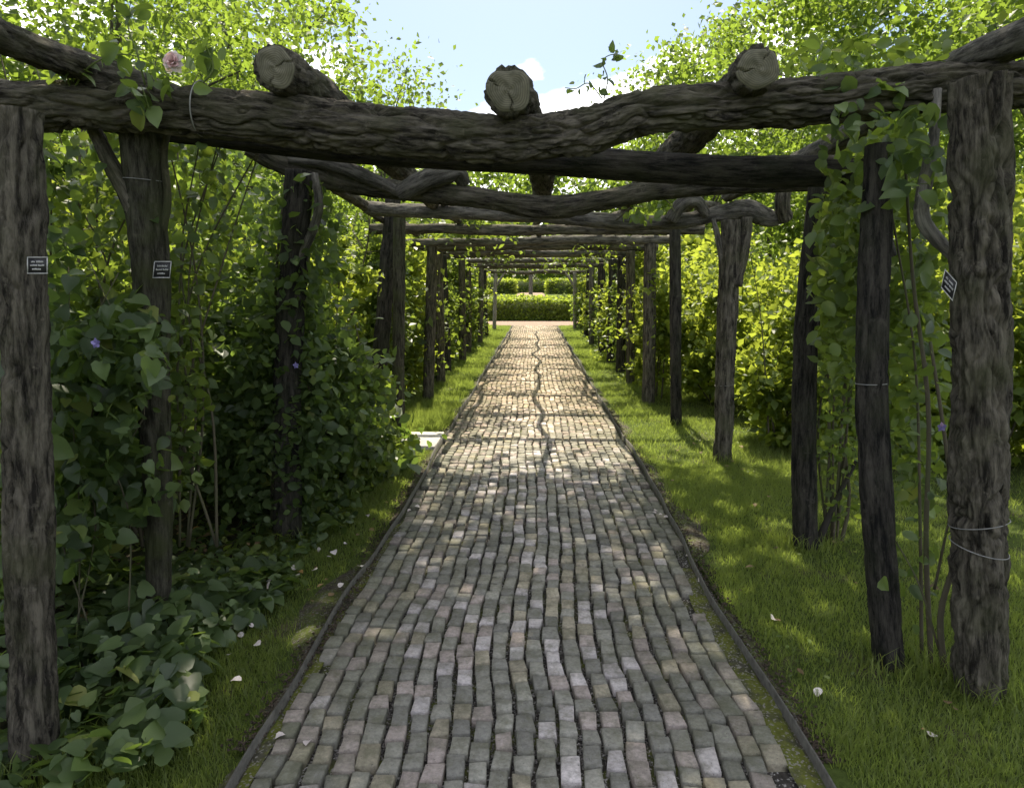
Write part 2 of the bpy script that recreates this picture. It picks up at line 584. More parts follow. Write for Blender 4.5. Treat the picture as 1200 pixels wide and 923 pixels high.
def leaf_meshes(tmpl, mat, n=4):
    out = []
    for i in range(n):
        tv = tmpl[0].copy()
        tv[:, 2] *= rng.uniform(0.4, 2.2)
        tv[:, 0] *= rng.uniform(0.85, 1.12)
        tv[:, 2] -= rng.uniform(0, 0.22) * tv[:, 1] ** 2
        tv[:, :2] += rng.normal(0, 0.012, (len(tv), 2))
        me = mesh('leaf', tv, [np.asarray(tmpl[1]).reshape(-1, 4), np.asarray(tmpl[2]).reshape(-1, 3)], True)
        me.materials.append(mat)
        out.append(me)
    return out


def leaf_objects(root, Pn, size, meshes, up=0.7, droop=0.3, face=None, sv=0.45, name='leaf'):
    X, Y, Z = frames(len(Pn), up, droop, face)
    for i, p in enumerate(Pn):
        s = size * (1 + sv * rng.uniform(-1, 1))
        o = bpy.data.objects.new(name, meshes[i % len(meshes)])
        COL.objects.link(o)
        mw = Matrix(((X[i][0] * s, Y[i][0] * s, Z[i][0] * s, p[0]), (X[i][1] * s, Y[i][1] * s, Z[i][1] * s, p[1]),
                     (X[i][2] * s, Y[i][2] * s, Z[i][2] * s, p[2]), (0, 0, 0, 1)))
        o.parent = root
        o.matrix_basis = Matrix.Translation(-root.location) @ mw


def ball(n, c, r, shell=0.0):
    v = unit(rng.normal(size=(n, 3)))
    rad = (shell + (1 - shell) * rng.random(n)) ** (1 / 2.2)
    return np.asarray(c) + v * rad[:, None] * np.asarray(r)


def clumpy(n, c, r, nclump, csize, shell=0.25, flat=0.7):
    cc = ball(nclump, c, r, shell)
    k = rng.integers(0, nclump, n)
    sz = csize * rng.uniform(0.6, 1.4, nclump)
    off = rng.normal(size=(n, 3)) * np.array([1, 1, flat]) * 0.55
    return cc[k] + off * sz[k][:, None], cc


# ------------------------------------------------------------------ the ground
def height(x, y):
    t = np.clip((y - 37.0) / 8.0, 0, 1)
    return 1.25 * t * t * (3 - 2 * t)


def grid_sheet(name, xs, ys, zf, mat, parent=None, **props):
    X, Y = np.meshgrid(xs, ys, indexing='ij')
    V = np.stack([X, Y, zf(X, Y)], -1).reshape(-1, 3)
    nx, ny = len(xs), len(ys)
    i, j = np.meshgrid(np.arange(nx - 1), np.arange(ny - 1), indexing='ij')
    i, j = i.ravel(), j.ravel()
    Q = np.stack([i * ny + j, (i + 1) * ny + j, (i + 1) * ny + j + 1, i * ny + j + 1], -1)
    return obj(name, mesh(name, V, [Q], True), mat, parent, **props)


gx = np.concatenate([[-500, -200, -80], np.linspace(-40, 40, 41), [80, 200, 500]])
gy = np.concatenate([[-300, -100, -30], np.linspace(-10, 70, 81), [100, 200, 500, 1000]])
grid_sheet('ground', gx, gy, lambda x, y: height(x, y) - 0.02, M['lawn'], kind='structure')


def edge_wave(y, side):
    y = np.asarray(y, float)
    z = np.zeros_like(y)
    w = 0.035 * vnoise(np.stack([y * 0.9, z + side * 5.3, z], -1), 3) + 0.012 * vnoise(np.stack([y * 2.3, z + side, z], -1), 4)
    near = np.exp(-((y - 3.4) / 0.9) ** 2)
    return 0.945 + w * 0.8 - (0.03 * near if side > 0 else 0.0)


def bare_width(y, side):
    y = np.asarray(y, float)
    return 0.04 + (0.24 if side > 0 else 0.12) * np.clip(vnoise(np.stack([y * 1.15, 0 * y + 7.0 * side, 0 * y], -1), 23) + 0.1, 0, 1) * np.exp(-np.maximum(y - 6, 0) / 3)


def lawn_z(x, y):
    q = np.stack([x.ravel() * 1.4, y.ravel() * 1.4, 0 * x.ravel()], -1)
    b = fbm(q, 3, 8).reshape(x.shape)
    e = np.abs(x) - 0.95
    return 0.012 + 0.022 * b + 0.02 * np.clip(e / 0.6, 0, 1)


right_lawn = grid_sheet('lawn', np.concatenate([np.linspace(0.965, 3.5, 40), np.linspace(3.7, 12, 20)]), np.linspace(-2, 30.5, 220), lawn_z, M['lawn'], kind='structure')
left_lawn = grid_sheet('lawn', np.linspace(-1.95, -0.965, 24), np.linspace(-2, 30.5, 220), lawn_z, M['lawn'], kind='structure')
grid_sheet('garden_bed', np.linspace(-9.0, -1.75, 30), np.linspace(-2, 30.5, 100), lambda x, y: lawn_z(x, y) + 0.012 + 0.03 * np.clip((-x - 1.75), 0, 1), M['soil'], kind='structure')
for sgn, nm in ((1, 'verge'), (-1, 'verge')):
    ys = np.linspace(-1.5, 30.4, 320)
    inner = sgn * (edge_wave(ys, sgn) - 0.005)
    wd = 0.03 + bare_width(ys, sgn) + 0.03 * vnoise(np.stack([ys * 1.1, ys * 0 + 3 * sgn, ys * 0], -1), 21) + 0.05 * vnoise(np.stack([ys * 4, ys * 0, ys * 0], -1), 22)
    outer = inner + sgn * np.clip(wd, 0.03, 0.4)
    V = np.concatenate([np.stack([inner, ys, 0 * ys + 0.022], -1), np.stack([(inner + outer) / 2, ys, 0 * ys + 0.036], -1), np.stack([outer, ys, 0 * ys + 0.012], -1)])
    n = len(ys)
    i = np.arange(n - 1)
    Q = np.concatenate([np.stack([i, i + 1, i + 1 + n, i + n], -1), np.stack([i + n, i + n + 1, i + 1 + 2 * n, i + 2 * n], -1)])
    if sgn > 0:
        Q = Q[:, ::-1]
    obj(nm, mesh(nm, V, [Q], True), M['bare'], None, kind='structure')

# ------------------------------------------------------------------ the brick path
path = grid_sheet('path', np.linspace(-0.95, 0.95, 20), np.linspace(0.4, 30.6, 120), lambda x, y: 0.002 + 0 * x, M['gravel_bed'], kind='structure')
NCOL, PITCHX = 24, 0.0765


def col_shift(u, d):
    z = np.zeros_like(d)
    return 0.027 * vnoise(np.stack([u * 0.6, d * 1.3, z], -1), 41) + 0.017 * vnoise(np.stack([u * 1.6, d * 2.8, z], -1), 42) + 0.005 * vnoise(np.stack([u * 12, d * 4, z], -1), 44)


def brick_tint(u, d):
    k = rng.random()
    edge = abs(u) / 0.9
    if k < 0.16 * (1.25 - edge):
        c = np.array([0.43, 0.395, 0.385])        # pale lilac, worn
    elif k < 0.30:
        c = np.array([0.32, 0.275, 0.25])        # pinkish
    elif k < 0.40:
        c = np.array([0.30, 0.27, 0.205])         # tan
    elif k < 0.78:
        c = np.array([0.24, 0.233, 0.20])         # grey
    else:
        c = np.array([0.185, 0.18, 0.16])       # dark grey
    g = 0.55 * max(0.0, edge - 0.45) * rng.uniform(0.3, 1.6)
    c = c * (1 - g) + np.array([0.12, 0.13, 0.06]) * g
    c = c * (1 + 0.25 * max(0, 1 - edge * 1.6))
    sun_warm = min(1.0, max(0.0, (d - 6.0) / 4.0))             # warmth of sunlight on the far half, painted into the brick colour
    c = c * (1 + sun_warm * np.array([0.16, 0.01, -0.17]))
    return np.clip(c * rng.uniform(0.84, 1.16), 0.03, 0.6)


def brick_verts(w, l, rnd):
    """bevelled block: bottom ring, shoulder ring, top ring; unit scale applied"""
    h, b = 0.036, 0.0045
    x, y = w / 2, l / 2
    ring = np.array([[-1, -1], [1, -1], [1, 1], [-1, 1]], float)
    jit = rnd.normal(0, 0.0038, (4, 2))
    sh = ring * [x, y] + jit
    top = ring * [x - b, y - b] + jit
    tz = rnd.normal(0, 0.0016, 4)
    v = np.vstack([np.c_[sh, np.full(4, -0.01)], np.c_[sh, np.full(4, h - b) + tz], np.c_[top, np.full(4, h) + tz]])
    return v


BQ = np.array([[0, 1, 5, 4], [1, 2, 6, 5], [2, 3, 7, 6], [3, 0, 4, 7], [4, 5, 9, 8], [5, 6, 10, 9], [6, 7, 11, 10], [7, 4, 8, 11], [8, 9, 10, 11]])
brick_list = []
for ci in range(NCOL):
    u = (ci - (NCOL - 1) / 2) * PITCHX
    d = 0.5 + rng.uniform(0, 0.1)
    while d < 30.5:
        L = rng.choice([0.074, 0.085, 0.094, 0.106, 0.130], p=[0.2, 0.3, 0.27, 0.16, 0.07]) * rng.uniform(0.95, 1.05)
        if not (abs(u) > 0.86 and rng.random() < 0.10):      # a few edge bricks are gone
            brick_list.append((u, d + L / 2, L))
        d += L + rng.uniform(0.009, 0.018)
brick_arr = np.array(brick_list)
sx = col_shift(brick_arr[:, 0], brick_arr[:, 1])
sx2 = col_shift(brick_arr[:, 0], brick_arr[:, 1] + 0.02)
rot = -(sx2 - sx) / 0.02
bx = brick_arr[:, 0] + sx
keep = ~((bx > 0.80) & (brick_arr[:, 1] < 3.5) & (bx > 0.83 + 0.05 * vnoise(np.c_[brick_arr[:, 1] * 2, 0 * bx, 0 * bx], 5)))
keep &= np.abs(bx) < np.where(bx > 0, edge_wave(brick_arr[:, 1], 1), edge_wave(brick_arr[:, 1], -1)) - 0.034
brick_arr, bx, rot = brick_arr[keep], bx[keep], rot[keep]
# the 300 largest in view are objects of their own
vis = (brick_arr[:, 1] > 2.36) & (np.abs(bx / brick_arr[:, 1]) < 0.7)
score = np.where(vis, brick_arr[:, 2] / brick_arr[:, 1] ** 3, -1)
near_ids = set(np.argsort(-score)[:300].tolist())
variants = []
for i in range(14):
    me = mesh('brick', brick_verts(0.0635, 0.095, rng), [BQ], False)
    me.materials.append(M['brick'])
    variants.append(me)
Vs, Qs, Cs = [], [], []
for i, (u, d, L) in enumerate(brick_arr):
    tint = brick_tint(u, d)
    wob = rng.normal(0, 0.0022)
    wsc = rng.uniform(0.93, 1.03)
    ang = rot[i] * 0.9 + rng.normal(0, 0.018)
    tilt = rng.normal(0, 0.012, 2)
    if i in near_ids:
        o = bpy.data.objects.new('brick', variants[i % 14])
        COL.objects.link(o)
        o.parent = path
        o.location = (bx[i], d, wob)
        o.rotation_euler = (tilt[0], tilt[1], ang)
        o.scale = (wsc, L / 0.095, 1)
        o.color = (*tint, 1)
    else:
        v = brick_verts(0.0635 * wsc, L, rng)
        v[:, 2] += v[:, 0] * tilt[1] + v[:, 1] * tilt[0] + wob
        c, s = math.cos(ang), math.sin(ang)
        x, y = v[:, 0] * c - v[:, 1] * s, v[:, 0] * s + v[:, 1] * c
        Vs.append(np.c_[x + bx[i], y + d, v[:, 2]])
        Qs.append(BQ + 12 * len(Qs))
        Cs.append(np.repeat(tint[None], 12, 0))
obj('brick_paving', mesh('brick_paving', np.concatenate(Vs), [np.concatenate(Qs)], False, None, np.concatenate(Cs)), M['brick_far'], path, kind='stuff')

# loose grit along the path's joints and edges, and mulch crumbs on the verges
def crumbs(name, Pn, size, mat, parent):
    n = len(Pn)
    o8 = np.array([[1, 0, 0], [-1, 0, 0], [0, 1, 0], [0, -1, 0], [0, 0, .7], [0, 0, -.7]], float)
    f8 = np.array([[0, 2, 4], [2, 1, 4], [1, 3, 4], [3, 0, 4], [2, 0, 5], [1, 2, 5], [3, 1, 5], [0, 3, 5]])
    S = size * rng.uniform(0.4, 1.5, n)[:, None, None]
    A = rng.normal(size=(n, 6, 3)) * 0.25 + o8[None]
    th = rng.uniform(0, 6.28, n)
    c, s = np.cos(th)[:, None], np.sin(th)[:, None]
    B = np.stack([A[..., 0] * c - A[..., 1] * s, A[..., 0] * s + A[..., 1] * c, A[..., 2]], -1)
    V = (np.asarray(Pn)[:, None, :] + B * S).reshape(-1, 3)
    F = (f8[None] + (np.arange(n) * 6)[:, None, None]).reshape(-1, 3)
    return obj(name, mesh(name, V, [F], False), mat, parent, kind='stuff')


n = 9000
d = 2.2 + 5.5 * rng.random(n) ** 1.6
ci = rng.integers(0, NCOL + 1, n)
u = (ci - NCOL / 2) * PITCHX
x = u + col_shift(u, d) + rng.normal(0, 0.004, n)
M['grit'] = flat_mat('pale_grit', (0.13, 0.12, 0.11), 0.9, 0, 0.6)
crumbs('grit', np.c_[x, d, np.full(n, 0.008)], 0.0036, M['grit'], path)
n = 5000
sg = rng.choice([-1, 1], n)
d = 2.2 + 7 * rng.random(n) ** 1.5
x = sg * (edge_wave(d, 1) + np.abs(rng.normal(0.04, 0.04, n)) + 0.01)
M['mulch'] = flat_mat('mulch_crumbs', (0.055, 0.042, 0.03), 0.95, 0, 0.6)
g_ = crumbs('mulch', np.c_[x, d, np.full(n, 0.034)], 0.0055, M['mulch'], None)
g_['label'] = 'dark crumbs of soil and mulch beside the path'

M['moss'] = ground_mat('yellow_moss', (0.035, 0.035, 0.025), (0.09, 0.085, 0.06), (0.13, 0.145, 0.03), 0.42, 9.0, (0.2, 0.19, 0.17), 0.015)
for side, y0, y1, w_ in ((1, 1.8, 3.9, 0.11), (-1, 1.8, 4.6, 0.06)):
    ys, us = np.linspace(y0, y1, 120), np.linspace(0, 1, 8)
    Y, U = np.meshgrid(ys, us, indexing='ij')
    inner = edge_wave(ys, side) - w_ * (0.6 + 0.4 * np.sin(np.linspace(0, 3.14, 120)))
    X = side * (inner[:, None] + U * (edge_wave(ys, side) - inner)[:, None])
    Z = 0.014 + 0.010 * fbm(np.stack([X * 14, Y * 14, 0 * X], -1).reshape(-1, 3), 3, 15).reshape(X.shape) + 0.006
    i, j = np.meshgrid(np.arange(119), np.arange(7), indexing='ij')
    i, j = i.ravel(), j.ravel()
    mo = obj('moss', mesh('moss', np.stack([X, Y, Z], -1).reshape(-1, 3), [np.stack([i * 8 + j, (i + 1) * 8 + j, (i + 1) * 8 + j + 1, i * 8 + j + 1], -1)], True), M['moss'], path, kind='stuff')

# steel edging strips
for sgn, lab in ((-1, 'thin steel edging strip along the path beside the planted bed'), (1, 'wavy steel edging strip along the path beside the wide lawn')):
    ys = np.linspace(0.5, 30.4, 420)
    x0 = sgn * edge_wave(ys, sgn)
    top = 0.066 + 0.012 * vnoise(np.stack([ys * 0.9, ys * 0 + sgn, ys * 0], -1), 51)
    a, b = x0, x0 + sgn * 0.007
    V = np.concatenate([np.c_[a, ys, ys * 0 - 0.03], np.c_[a, ys, top], np.c_[b, ys, top], np.c_[b, ys, ys * 0 - 0.03]])
    n = len(ys)
    i = np.arange(n - 1)
    Q = np.concatenate([np.stack([i + k * n, i + 1 + k * n, i + 1 + (k + 1) * n, i + (k + 1) * n], -1) for k in range(3)])
    o = obj('edging_strip', mesh('edging_strip', V, [Q], True), M['steel'])
    o['label'], o['category'] = lab, 'edging'

# pale stone slab let into the left verge
sl = [G(482, 513), G(524, 513), G(511, 531), G(470, 528)]
acc = []
for p in sl:
    acc.append([p[0], p[1]])
acc = np.array(acc)
acc[:, 0] = np.minimum(acc[:, 0], -0.975)
V = np.vstack([np.c_[acc, np.full(4, 0.0)], np.c_[acc, np.full(4, 0.062)], np.c_[acc.mean(0) + (acc - acc.mean(0)) * 0.97, np.full(4, 0.070)]])
o = obj('stone_slab', mesh('stone_slab', V, [np.array([[0, 3, 7, 4], [3, 2, 6, 7], [2, 1, 5, 6], [1, 0, 4, 5], [4, 7, 11, 8], [7, 6, 10, 11], [6, 5, 9, 10], [5, 4, 8, 9], [8, 11, 10, 9]])[:, ::-1]]), M['slab'])
o['label'], o['category'] = 'pale flat stone slab beside the brick path at a gap in the grass', 'slab'
SLAB = acc

# cross path before the hedge
grid_sheet('cross_path', np.linspace(-14, 14, 8), np.linspace(30.6, 35.2, 4), lambda x, y: 0.016 + 0 * x, M['far_path'], kind='structure')
grid_sheet('garden_path', np.linspace(-1.15, 0.6, 4), np.linspace(41.5, 60, 40), lambda x, y: height(x, y) + 0.004, M['far_path'], kind='structure')


# ------------------------------------------------------------------ grass
def blades(Pn, h, w, tri=False):
    n = len(Pn)
    th = rng.uniform(0, 6.28, n)
    hh = h * rng.uniform(0.45, 1.35, n)
    lean = rng.uniform(0.1, 0.75, n) * hh
    la = rng.uniform(0, 6.28, n)
    dx, dy = np.cos(th) * w * 0.5, np.sin(th) * w * 0.5
    lx, ly = np.cos(la) * lean, np.sin(la) * lean
    z0 = np.zeros(n)
    a = np.stack([-dx, -dy, z0], -1)
    b = np.stack([dx, dy, z0], -1)
    t = np.stack([lx, ly, hh * 0.9], -1)
    if tri:
        V = np.stack([a, b, t], 1) + Pn[:, None, :]
        T = np.arange(n * 3).reshape(-1, 3)
        return V.reshape(-1, 3), np.zeros((0, 4), int), T, np.repeat(rng.random(n), 3)
    m_ = np.stack([lx * 0.35, ly * 0.35, hh * 0.55], -1)
    V = np.stack([a, b, m_ + b * 0.75, m_ + a * 0.75, t], 1) + Pn[:, None, :]
    o5 = np.arange(n)[:, None] * 5
    return V.reshape(-1, 3), o5 + np.array([[0, 1, 2, 3]]), o5 + np.array([[3, 2, 4]]), np.repeat(rng.random(n), 5)


def grass(name, x0, x1, d0, d1, n, h, w, tri, label, thin=None):
    d = d0 + (d1 - d0) * rng.random(int(n)) ** (1.25)
    x = rng.uniform(x0, x1, int(n))
    e = np.abs(x) - np.where(x > 0, edge_wave(d, 1), edge_wave(d, -1))
    q = np.stack([x * 2.2, d * 2.2, 0 * x], -1)
    pat = fbm(q, 3, 61)
    keep = e > 0.03
    keep &= rng.random(len(x)) < np.clip((e - np.where(x > 0, bare_width(d, 1), bare_width(d, -1)) + 0.10 * pat) / 0.09, 0.06, 1)
    keep &= rng.random(len(x)) < np.clip(0.85 + 0.9 * pat, 0.25, 1)
    if thin is not None:
        keep &= thin(x, d)
    x, d, pat = x[keep], d[keep], pat[keep]
    z = lawn_z(x[None], d[None])[0] - 0.004
    hv = h * (1 + 0.4 * pat)
    V, Q, T, r = blades(np.c_[x, d, z], hv, w, tri)
    r = np.clip(r * 0.7 + 0.3 * (0.5 + 0.5 * np.repeat(fbm(np.stack([x * 1.1, d * 1.1, 0 * x], -1), 2, 62), 3 if tri else 5)), 0, 1)
    o = obj(name, mesh(name, V, [Q, T], False, {'rnd': r}), M['grass'], None, kind='stuff')
    o['label'] = label


def not_slab(x, d):
    return ~((d > SLAB[:, 1].min() - 0.02) & (d < SLAB[:, 1].max() + 0.02) & (x < -0.9))


grass('lawn_grass', 0.98, 2.9, 1.6, 6.2, 110000, 0.045, 0.0045, False, 'short lawn grass on the wide verge in the shade')
grass('lawn_grass', 2.9, 9.0, 2.5, 14.0, 60000, 0.05, 0.008, True, 'lawn grass behind the pergola posts')
grass('lawn_grass', 0.98, 3.0, 6.0, 14.0, 70000, 0.055, 0.006, True, 'sunlit lawn grass between path and posts')
grass('lawn_grass', 0.98, 2.2, 14.0, 30.3, 40000, 0.06, 0.012, True, 'far sunlit grass verge on the lawn side')
grass('verge_grass', -1.75, -0.98, 1.6, 7.9, 70000, 0.045, 0.0045, False, 'short shaded grass verge beside the planted bed', lambda x, d: not_slab(x, d) & ((x > -1.55) | (d > 3.4)))
grass('verge_grass', -1.75, -0.98, 7.8, 9.4, 16000, 0.095, 0.006, True, 'long bright sunlit grass tuft behind the stone slab')
grass('verge_grass', -1.9, -0.98, 9.3, 30.3, 52000, 0.07, 0.011, True, 'far grass verge beside the planted bed')

# ------------------------------------------------------------------ the pergola
perg = thing('rustic_pergola', 'long rustic pergola of rough bark logs spanning the brick path', 'pergola', (0, 2.6, 0))


def cut_end(pts, rad, parent, seed, notch=0.0):
    p0, p1 = np.asarray(pts[0], float), np.asarray(pts[1], float)
    t = (p0 - p1) / np.linalg.norm(p0 - p1)
    u = np.cross(t, [0, 0, 1.0])
    u /= np.linalg.norm(u)
    v = np.cross(u, t)
    n, rings = 120, 7
    th = np.linspace(0, 2 * math.pi, n, endpoint=False)
    rr = 1 + 0.06 * np.sin(2 * th + seed) + 0.04 * np.sin(5 * th + 2 * seed)
    if notch:
        rr = rr - notch * np.exp(-((th - 1.45) / 0.38) ** 2) + 0.07 * np.exp(-((th - 0.75) / 0.35) ** 2) + 0.09 * np.exp(-((th - 2.3) / 0.4) ** 2)
    V = [p0 + t * 0.012]
    R = [0]
    for k in range(1, rings + 1):
        f = k / rings
        z = 0.012 - (0.01 if k == rings else 0) + 0.003 * np.sin(3 * th + seed + k)
        for q in range(2):
            ca = (seed * 1.7 + q * 2.2) % 6.283 + 0.12 * math.sin(f * 9 + q)
            da = (th - ca + math.pi) % (2 * math.pi) - math.pi
            if f > 0.1 + 0.4 * q:
                z = z - 0.02 * np.exp(-(da / 0.035) ** 2)
        V += list(p0 + t * z[:, None] + (rad * f * rr)[:, None] * (np.cos(th)[:, None] * u + np.sin(th)[:, None] * v))
        R += [f] * n
    T = [[0, 1 + j, 1 + (j + 1) % n] for j in range(n)]
    Q = []
    for k in range(rings - 1):
        for j in range(n):
            a, b = 1 + k * n + j, 1 + k * n + (j + 1) % n
            Q.append([a, a + n, b + n, b])
    return obj('cut_end', mesh('cut_end', np.array(V), [np.array(Q), np.array(T)], True, {'rad': np.array(R)}), M['endgrain'], parent)


def tie_wire(c, r, parent, tilt=0.1):
    th = np.linspace(0, 2 * math.pi, 26)
    pts = np.c_[c[0] + r * np.cos(th), c[1] + r * np.sin(th), c[2] + tilt * r * np.cos(th + 0.6)]
    V, Q, T = tube(pts, 0.002, 60, 5)
    return obj('tie_wire', mesh('tie_wire', V, [Q, T], True), M['wire'], parent)


def post(base, top, r0, r1, mat, mid=None, rings=60, sides=30, bark=0.006, scale=1.0, seed=0, lump=0.12, extra_pts=None, knots=()):
    b, t = np.asarray(base, float), np.asarray(top, float)
    b = b.copy()
    b[2] = -0.15
    pts = [b] + [np.asarray(p, float) for p in (extra_pts or ([] if mid is None else [mid]))] + [t]
    n = len(pts)
    rad = [r0 + (r1 - r0) * k / (n - 1) for k in range(n)]
    return log_obj('post', pts, rad, M[mat], perg, rings, sides, bark=bark, scale=scale, seed=seed, lump=lump, knots=knots)


def ground_at(px, py):
    return G(px, py, 0.03)


# right row --------------------------------------------------------
R0b = ground_at(1152, 812)
R0 = post(R0b, P(1149, 92, R0b[1] + 0.0), 0.092, 0.088, 'bark', rings=320, sides=140, bark=0.018, scale=1.4, seed=3, lump=0.07)
tie_wire(P(1147, 612, R0b[1]), 0.097, R0, 0.25)
tie_wire(P(1147, 640, R0b[1]), 0.098, R0, -0.2)
R1b = ground_at(1049, 780)
R1 = post(R1b, P(1032, 170, R1b[1] + 0.05), 0.058, 0.056, 'bark_dark', mid=P(1022, 470, R1b[1] + 0.02), rings=150, sides=48, bark=0.005, scale=0.9, seed=13, lump=0.12)
tie_wire(P(1021, 449, R1b[1] + 0.02), 0.058, R1, 0.05)
R2b = ground_at(946, 641)
R2 = post(R2b, P(962, 214, R2b[1] - 0.05), 0.074, 0.066, 'bark_dark', mid=P(943, 430, R2b[1]), rings=110, sides=40, bark=0.004, scale=0.9, seed=23, lump=0.1)
R3b = ground_at(847, 541)
R3 = post(R3b, P(857, 258, R3b[1]), 0.080, 0.088, 'bark', mid=P(850, 430, R3b[1]), rings=110, sides=48, bark=0.012, seed=33, lump=0.16)
log_obj('branch_stub', [P(851, 335, R3b[1] - 0.01), P(844, 290, R3b[1] - 0.01), P(836, 256, R3b[1])], [0.04, 0.03, 0.022], M['bark_grey'], R3, 20, 14, lump=0.1, bark=0.004)
log_obj('branch_stub', [P(862, 335, R3b[1] - 0.03), P(872, 290, R3b[1] - 0.02), P(876, 255, R3b[1])], [0.055, 0.05, 0.045], M['bark'], R3, 24, 16, lump=0.1, bark=0.008, seed=4)
tie_wire(P(849, 451, R3b[1]), 0.085, R3, 0.1)
R4b = ground_at(793, 499)
R4 = post(R4b, P(791, 262, R4b[1]), 0.064, 0.062, 'bark_dark', rings=70, sides=26, bark=0.005, seed=43)
# left row ---------------------------------------------------------
L0b = ground_at(36, 900)
L0 = post(L0b, P(22, 130, L0b[1] + 0.1), 0.066, 0.062, 'bark', rings=200, sides=72, bark=0.011, seed=103)
L1b = ground_at(182, 738)
L1 = post(L1b, P(163, 140, L1b[1]), 0.052, 0.088, 'bark_moss', extra_pts=[P(186, 600, L1b[1]), P(180, 470, L1b[1] + 0.02), P(178, 340, L1b[1]), P(170, 230, L1b[1])], rings=150, sides=48, bark=0.005, scale=1.1, seed=113, lump=0.14)
log_obj('forked_limb', [P(176, 292, L1b[1]), P(152, 232, L1b[1] - 0.03), P(128, 190, L1b[1] - 0.04), P(110, 150, L1b[1] - 0.02)], [0.05, 0.042, 0.036, 0.03], M['bark'], L1, 40, 22, bark=0.005, lump=0.1, seed=8)
log_obj('forked_limb', [P(181, 300, L1b[1]), P(196, 240, L1b[1]), P(192, 180, L1b[1]), P(200, 140, L1b[1])], [0.02, 0.017, 0.016, 0.015], M['stem'], L1, 24, 10, lump=0.1)
tie_wire(P(168, 211, L1b[1]), 0.082, L1, -0.1)
L2b = ground_at(336, 632)
L2 = post(L2b, P(352, 200, L2b[1]), 0.084, 0.080, 'bark_dark', mid=P(338, 420, L2b[1]), rings=130, sides=48, bark=0.010, seed=123, lump=0.12)
log_obj('grey_limb', [P(348, 306, L2b[1] - 0.03), P(364, 276, L2b[1] - 0.05), P(374, 240, L2b[1] - 0.04), P(368, 204, L2b[1])], [0.02, 0.026, 0.028, 0.026], M['bark_grey'], L2, 30, 18, lump=0.12, bark=0.003)
L3b = ground_at(437, 497)
L3 = post(L3b, P(461, 232, L3b[1]), 0.098, 0.085, 'bark_dark', rings=90, sides=32, bark=0.010, seed=133, lump=0.15)
L4b = ground_at(466, 503)
L4 = post(L4b, P(468, 250, L4b[1]), 0.072, 0.066, 'bark_moss', rings=70, sides=24, bark=0.004, seed=143)

# further posts and beams, both rows
FAR = [10.0, 11.6, 13.3, 15.2, 17.4, 20.0, 23.2, 27.6]
for k, dd in enumerate(FAR):
    for sgn in (-1, 1):
        x = sgn * (1.60 + rng.normal(0, 0.05))
        r = rng.uniform(0.07, 0.10)
        mt = 'bark_pale' if k == 7 else 'bark_grey' if k == 5 else ('bark_dark' if rng.random() < 0.7 else 'bark')
        post((x, dd + rng.normal(0, 0.12), 0), (x + rng.normal(0, 0.06), dd, 2.2), r, r * 0.92, mt, rings=50, sides=20, bark=0.006, seed=200 + k * 2 + sgn)

# cross beams ------------------------------------------------------
b1 = [P(x, y, 2.92) for x, y in ((-40, 124), (46, 124), (160, 126), (300, 138), (420, 150), (530, 161), (620, 162), (690, 150), (760, 131), (860, 124), (960, 117), (1060, 107), (1150, 100), (1215, 98))]
beam1 = log_obj('cross_beam', b1, [0.088, 0.09, 0.094, 0.094, 0.092, 0.090, 0.086, 0.082, 0.078, 0.080, 0.084, 0.084, 0.082, 0.08], M['bark'], perg, 460, 136, bark=0.017, scale=1.1, seed=71, lump=0.10,
                knots=((1.35, 4.2, 0.07, 0.015), (2.5, 1.2, 0.08, 0.018), (3.3, 2.2, 0.06, 0.012)))
c0 = P(237, 128, 2.92)
th = np.linspace(0, 2 * math.pi, 24)
V, Q, T = tube(np.c_[c0[0] + 0.01 * np.sin(th), c0[1] + 0.103 * np.cos(th), c0[2] + 0.103 * np.sin(th)], 0.003, 50, 5)
obj('tie_wire', mesh('tie_wire', V, [Q, T], True), M['wire'], beam1)
b2 = [P(x, y, dd) for x, y, dd in ((120, 137, 3.38), (220, 150, 3.38), (330, 163, 3.38), (450, 175, 3.38), (600, 184, 3.38), (720, 193, 3.38), (850, 201, 3.38), (960, 201, 3.38), (1045, 203, 3.36))]
log_obj('cross_beam', b2, [0.07, 0.072, 0.074, 0.074, 0.072, 0.068, 0.070, 0.068, 0.064], M['bark_dark'], perg, 260, 56, bark=0.003, seed=72, lump=0.08)
b3 = [P(x, y, dd) for x, y, dd in ((292, 168, 4.35), (335, 190, 4.45), (400, 213, 4.5), (480, 224, 4.5), (560, 232, 4.5), (640, 243, 4.5), (700, 236, 4.5), (770, 223, 4.5), (860, 216, 4.48), (960, 213, 4.4), (1005, 212, 4.4))]
log_obj('cross_beam', b3, [0.075, 0.085, 0.062, 0.058, 0.06, 0.068, 0.064, 0.06, 0.055, 0.055, 0.05], M['bark'], perg, 220, 44, bark=0.007, seed=73, lump=0.16)
log_obj('bent_limb', [P(340, 186, 4.4), P(385, 190, 4.4), P(425, 205, 4.42), P(470, 226, 4.45)], [0.045, 0.045, 0.042, 0.03], M['bark_grey'], perg, 40, 24, bark=0.006, seed=81, lump=0.12)
log_obj('bent_limb', [P(468, 228, 4.44), P(490, 216, 4.42), P(515, 206, 4.42), P(536, 203, 4.46), P(545, 216, 4.5)], [0.05, 0.06, 0.055, 0.05, 0.035], M['bark_grey'], perg, 40, 26, bark=0.009, seed=82, lump=0.15)
b4 = [P(x, y, dd) for x, y, dd in ((432, 244, 7.4), (480, 247, 7.2), (560, 249, 7.0), (650, 254, 6.8), (740, 261, 6.7), (800, 259, 6.6), (850, 249, 6.58), (876, 246, 6.55), (902, 256, 6.5), (922, 252, 6.45))]
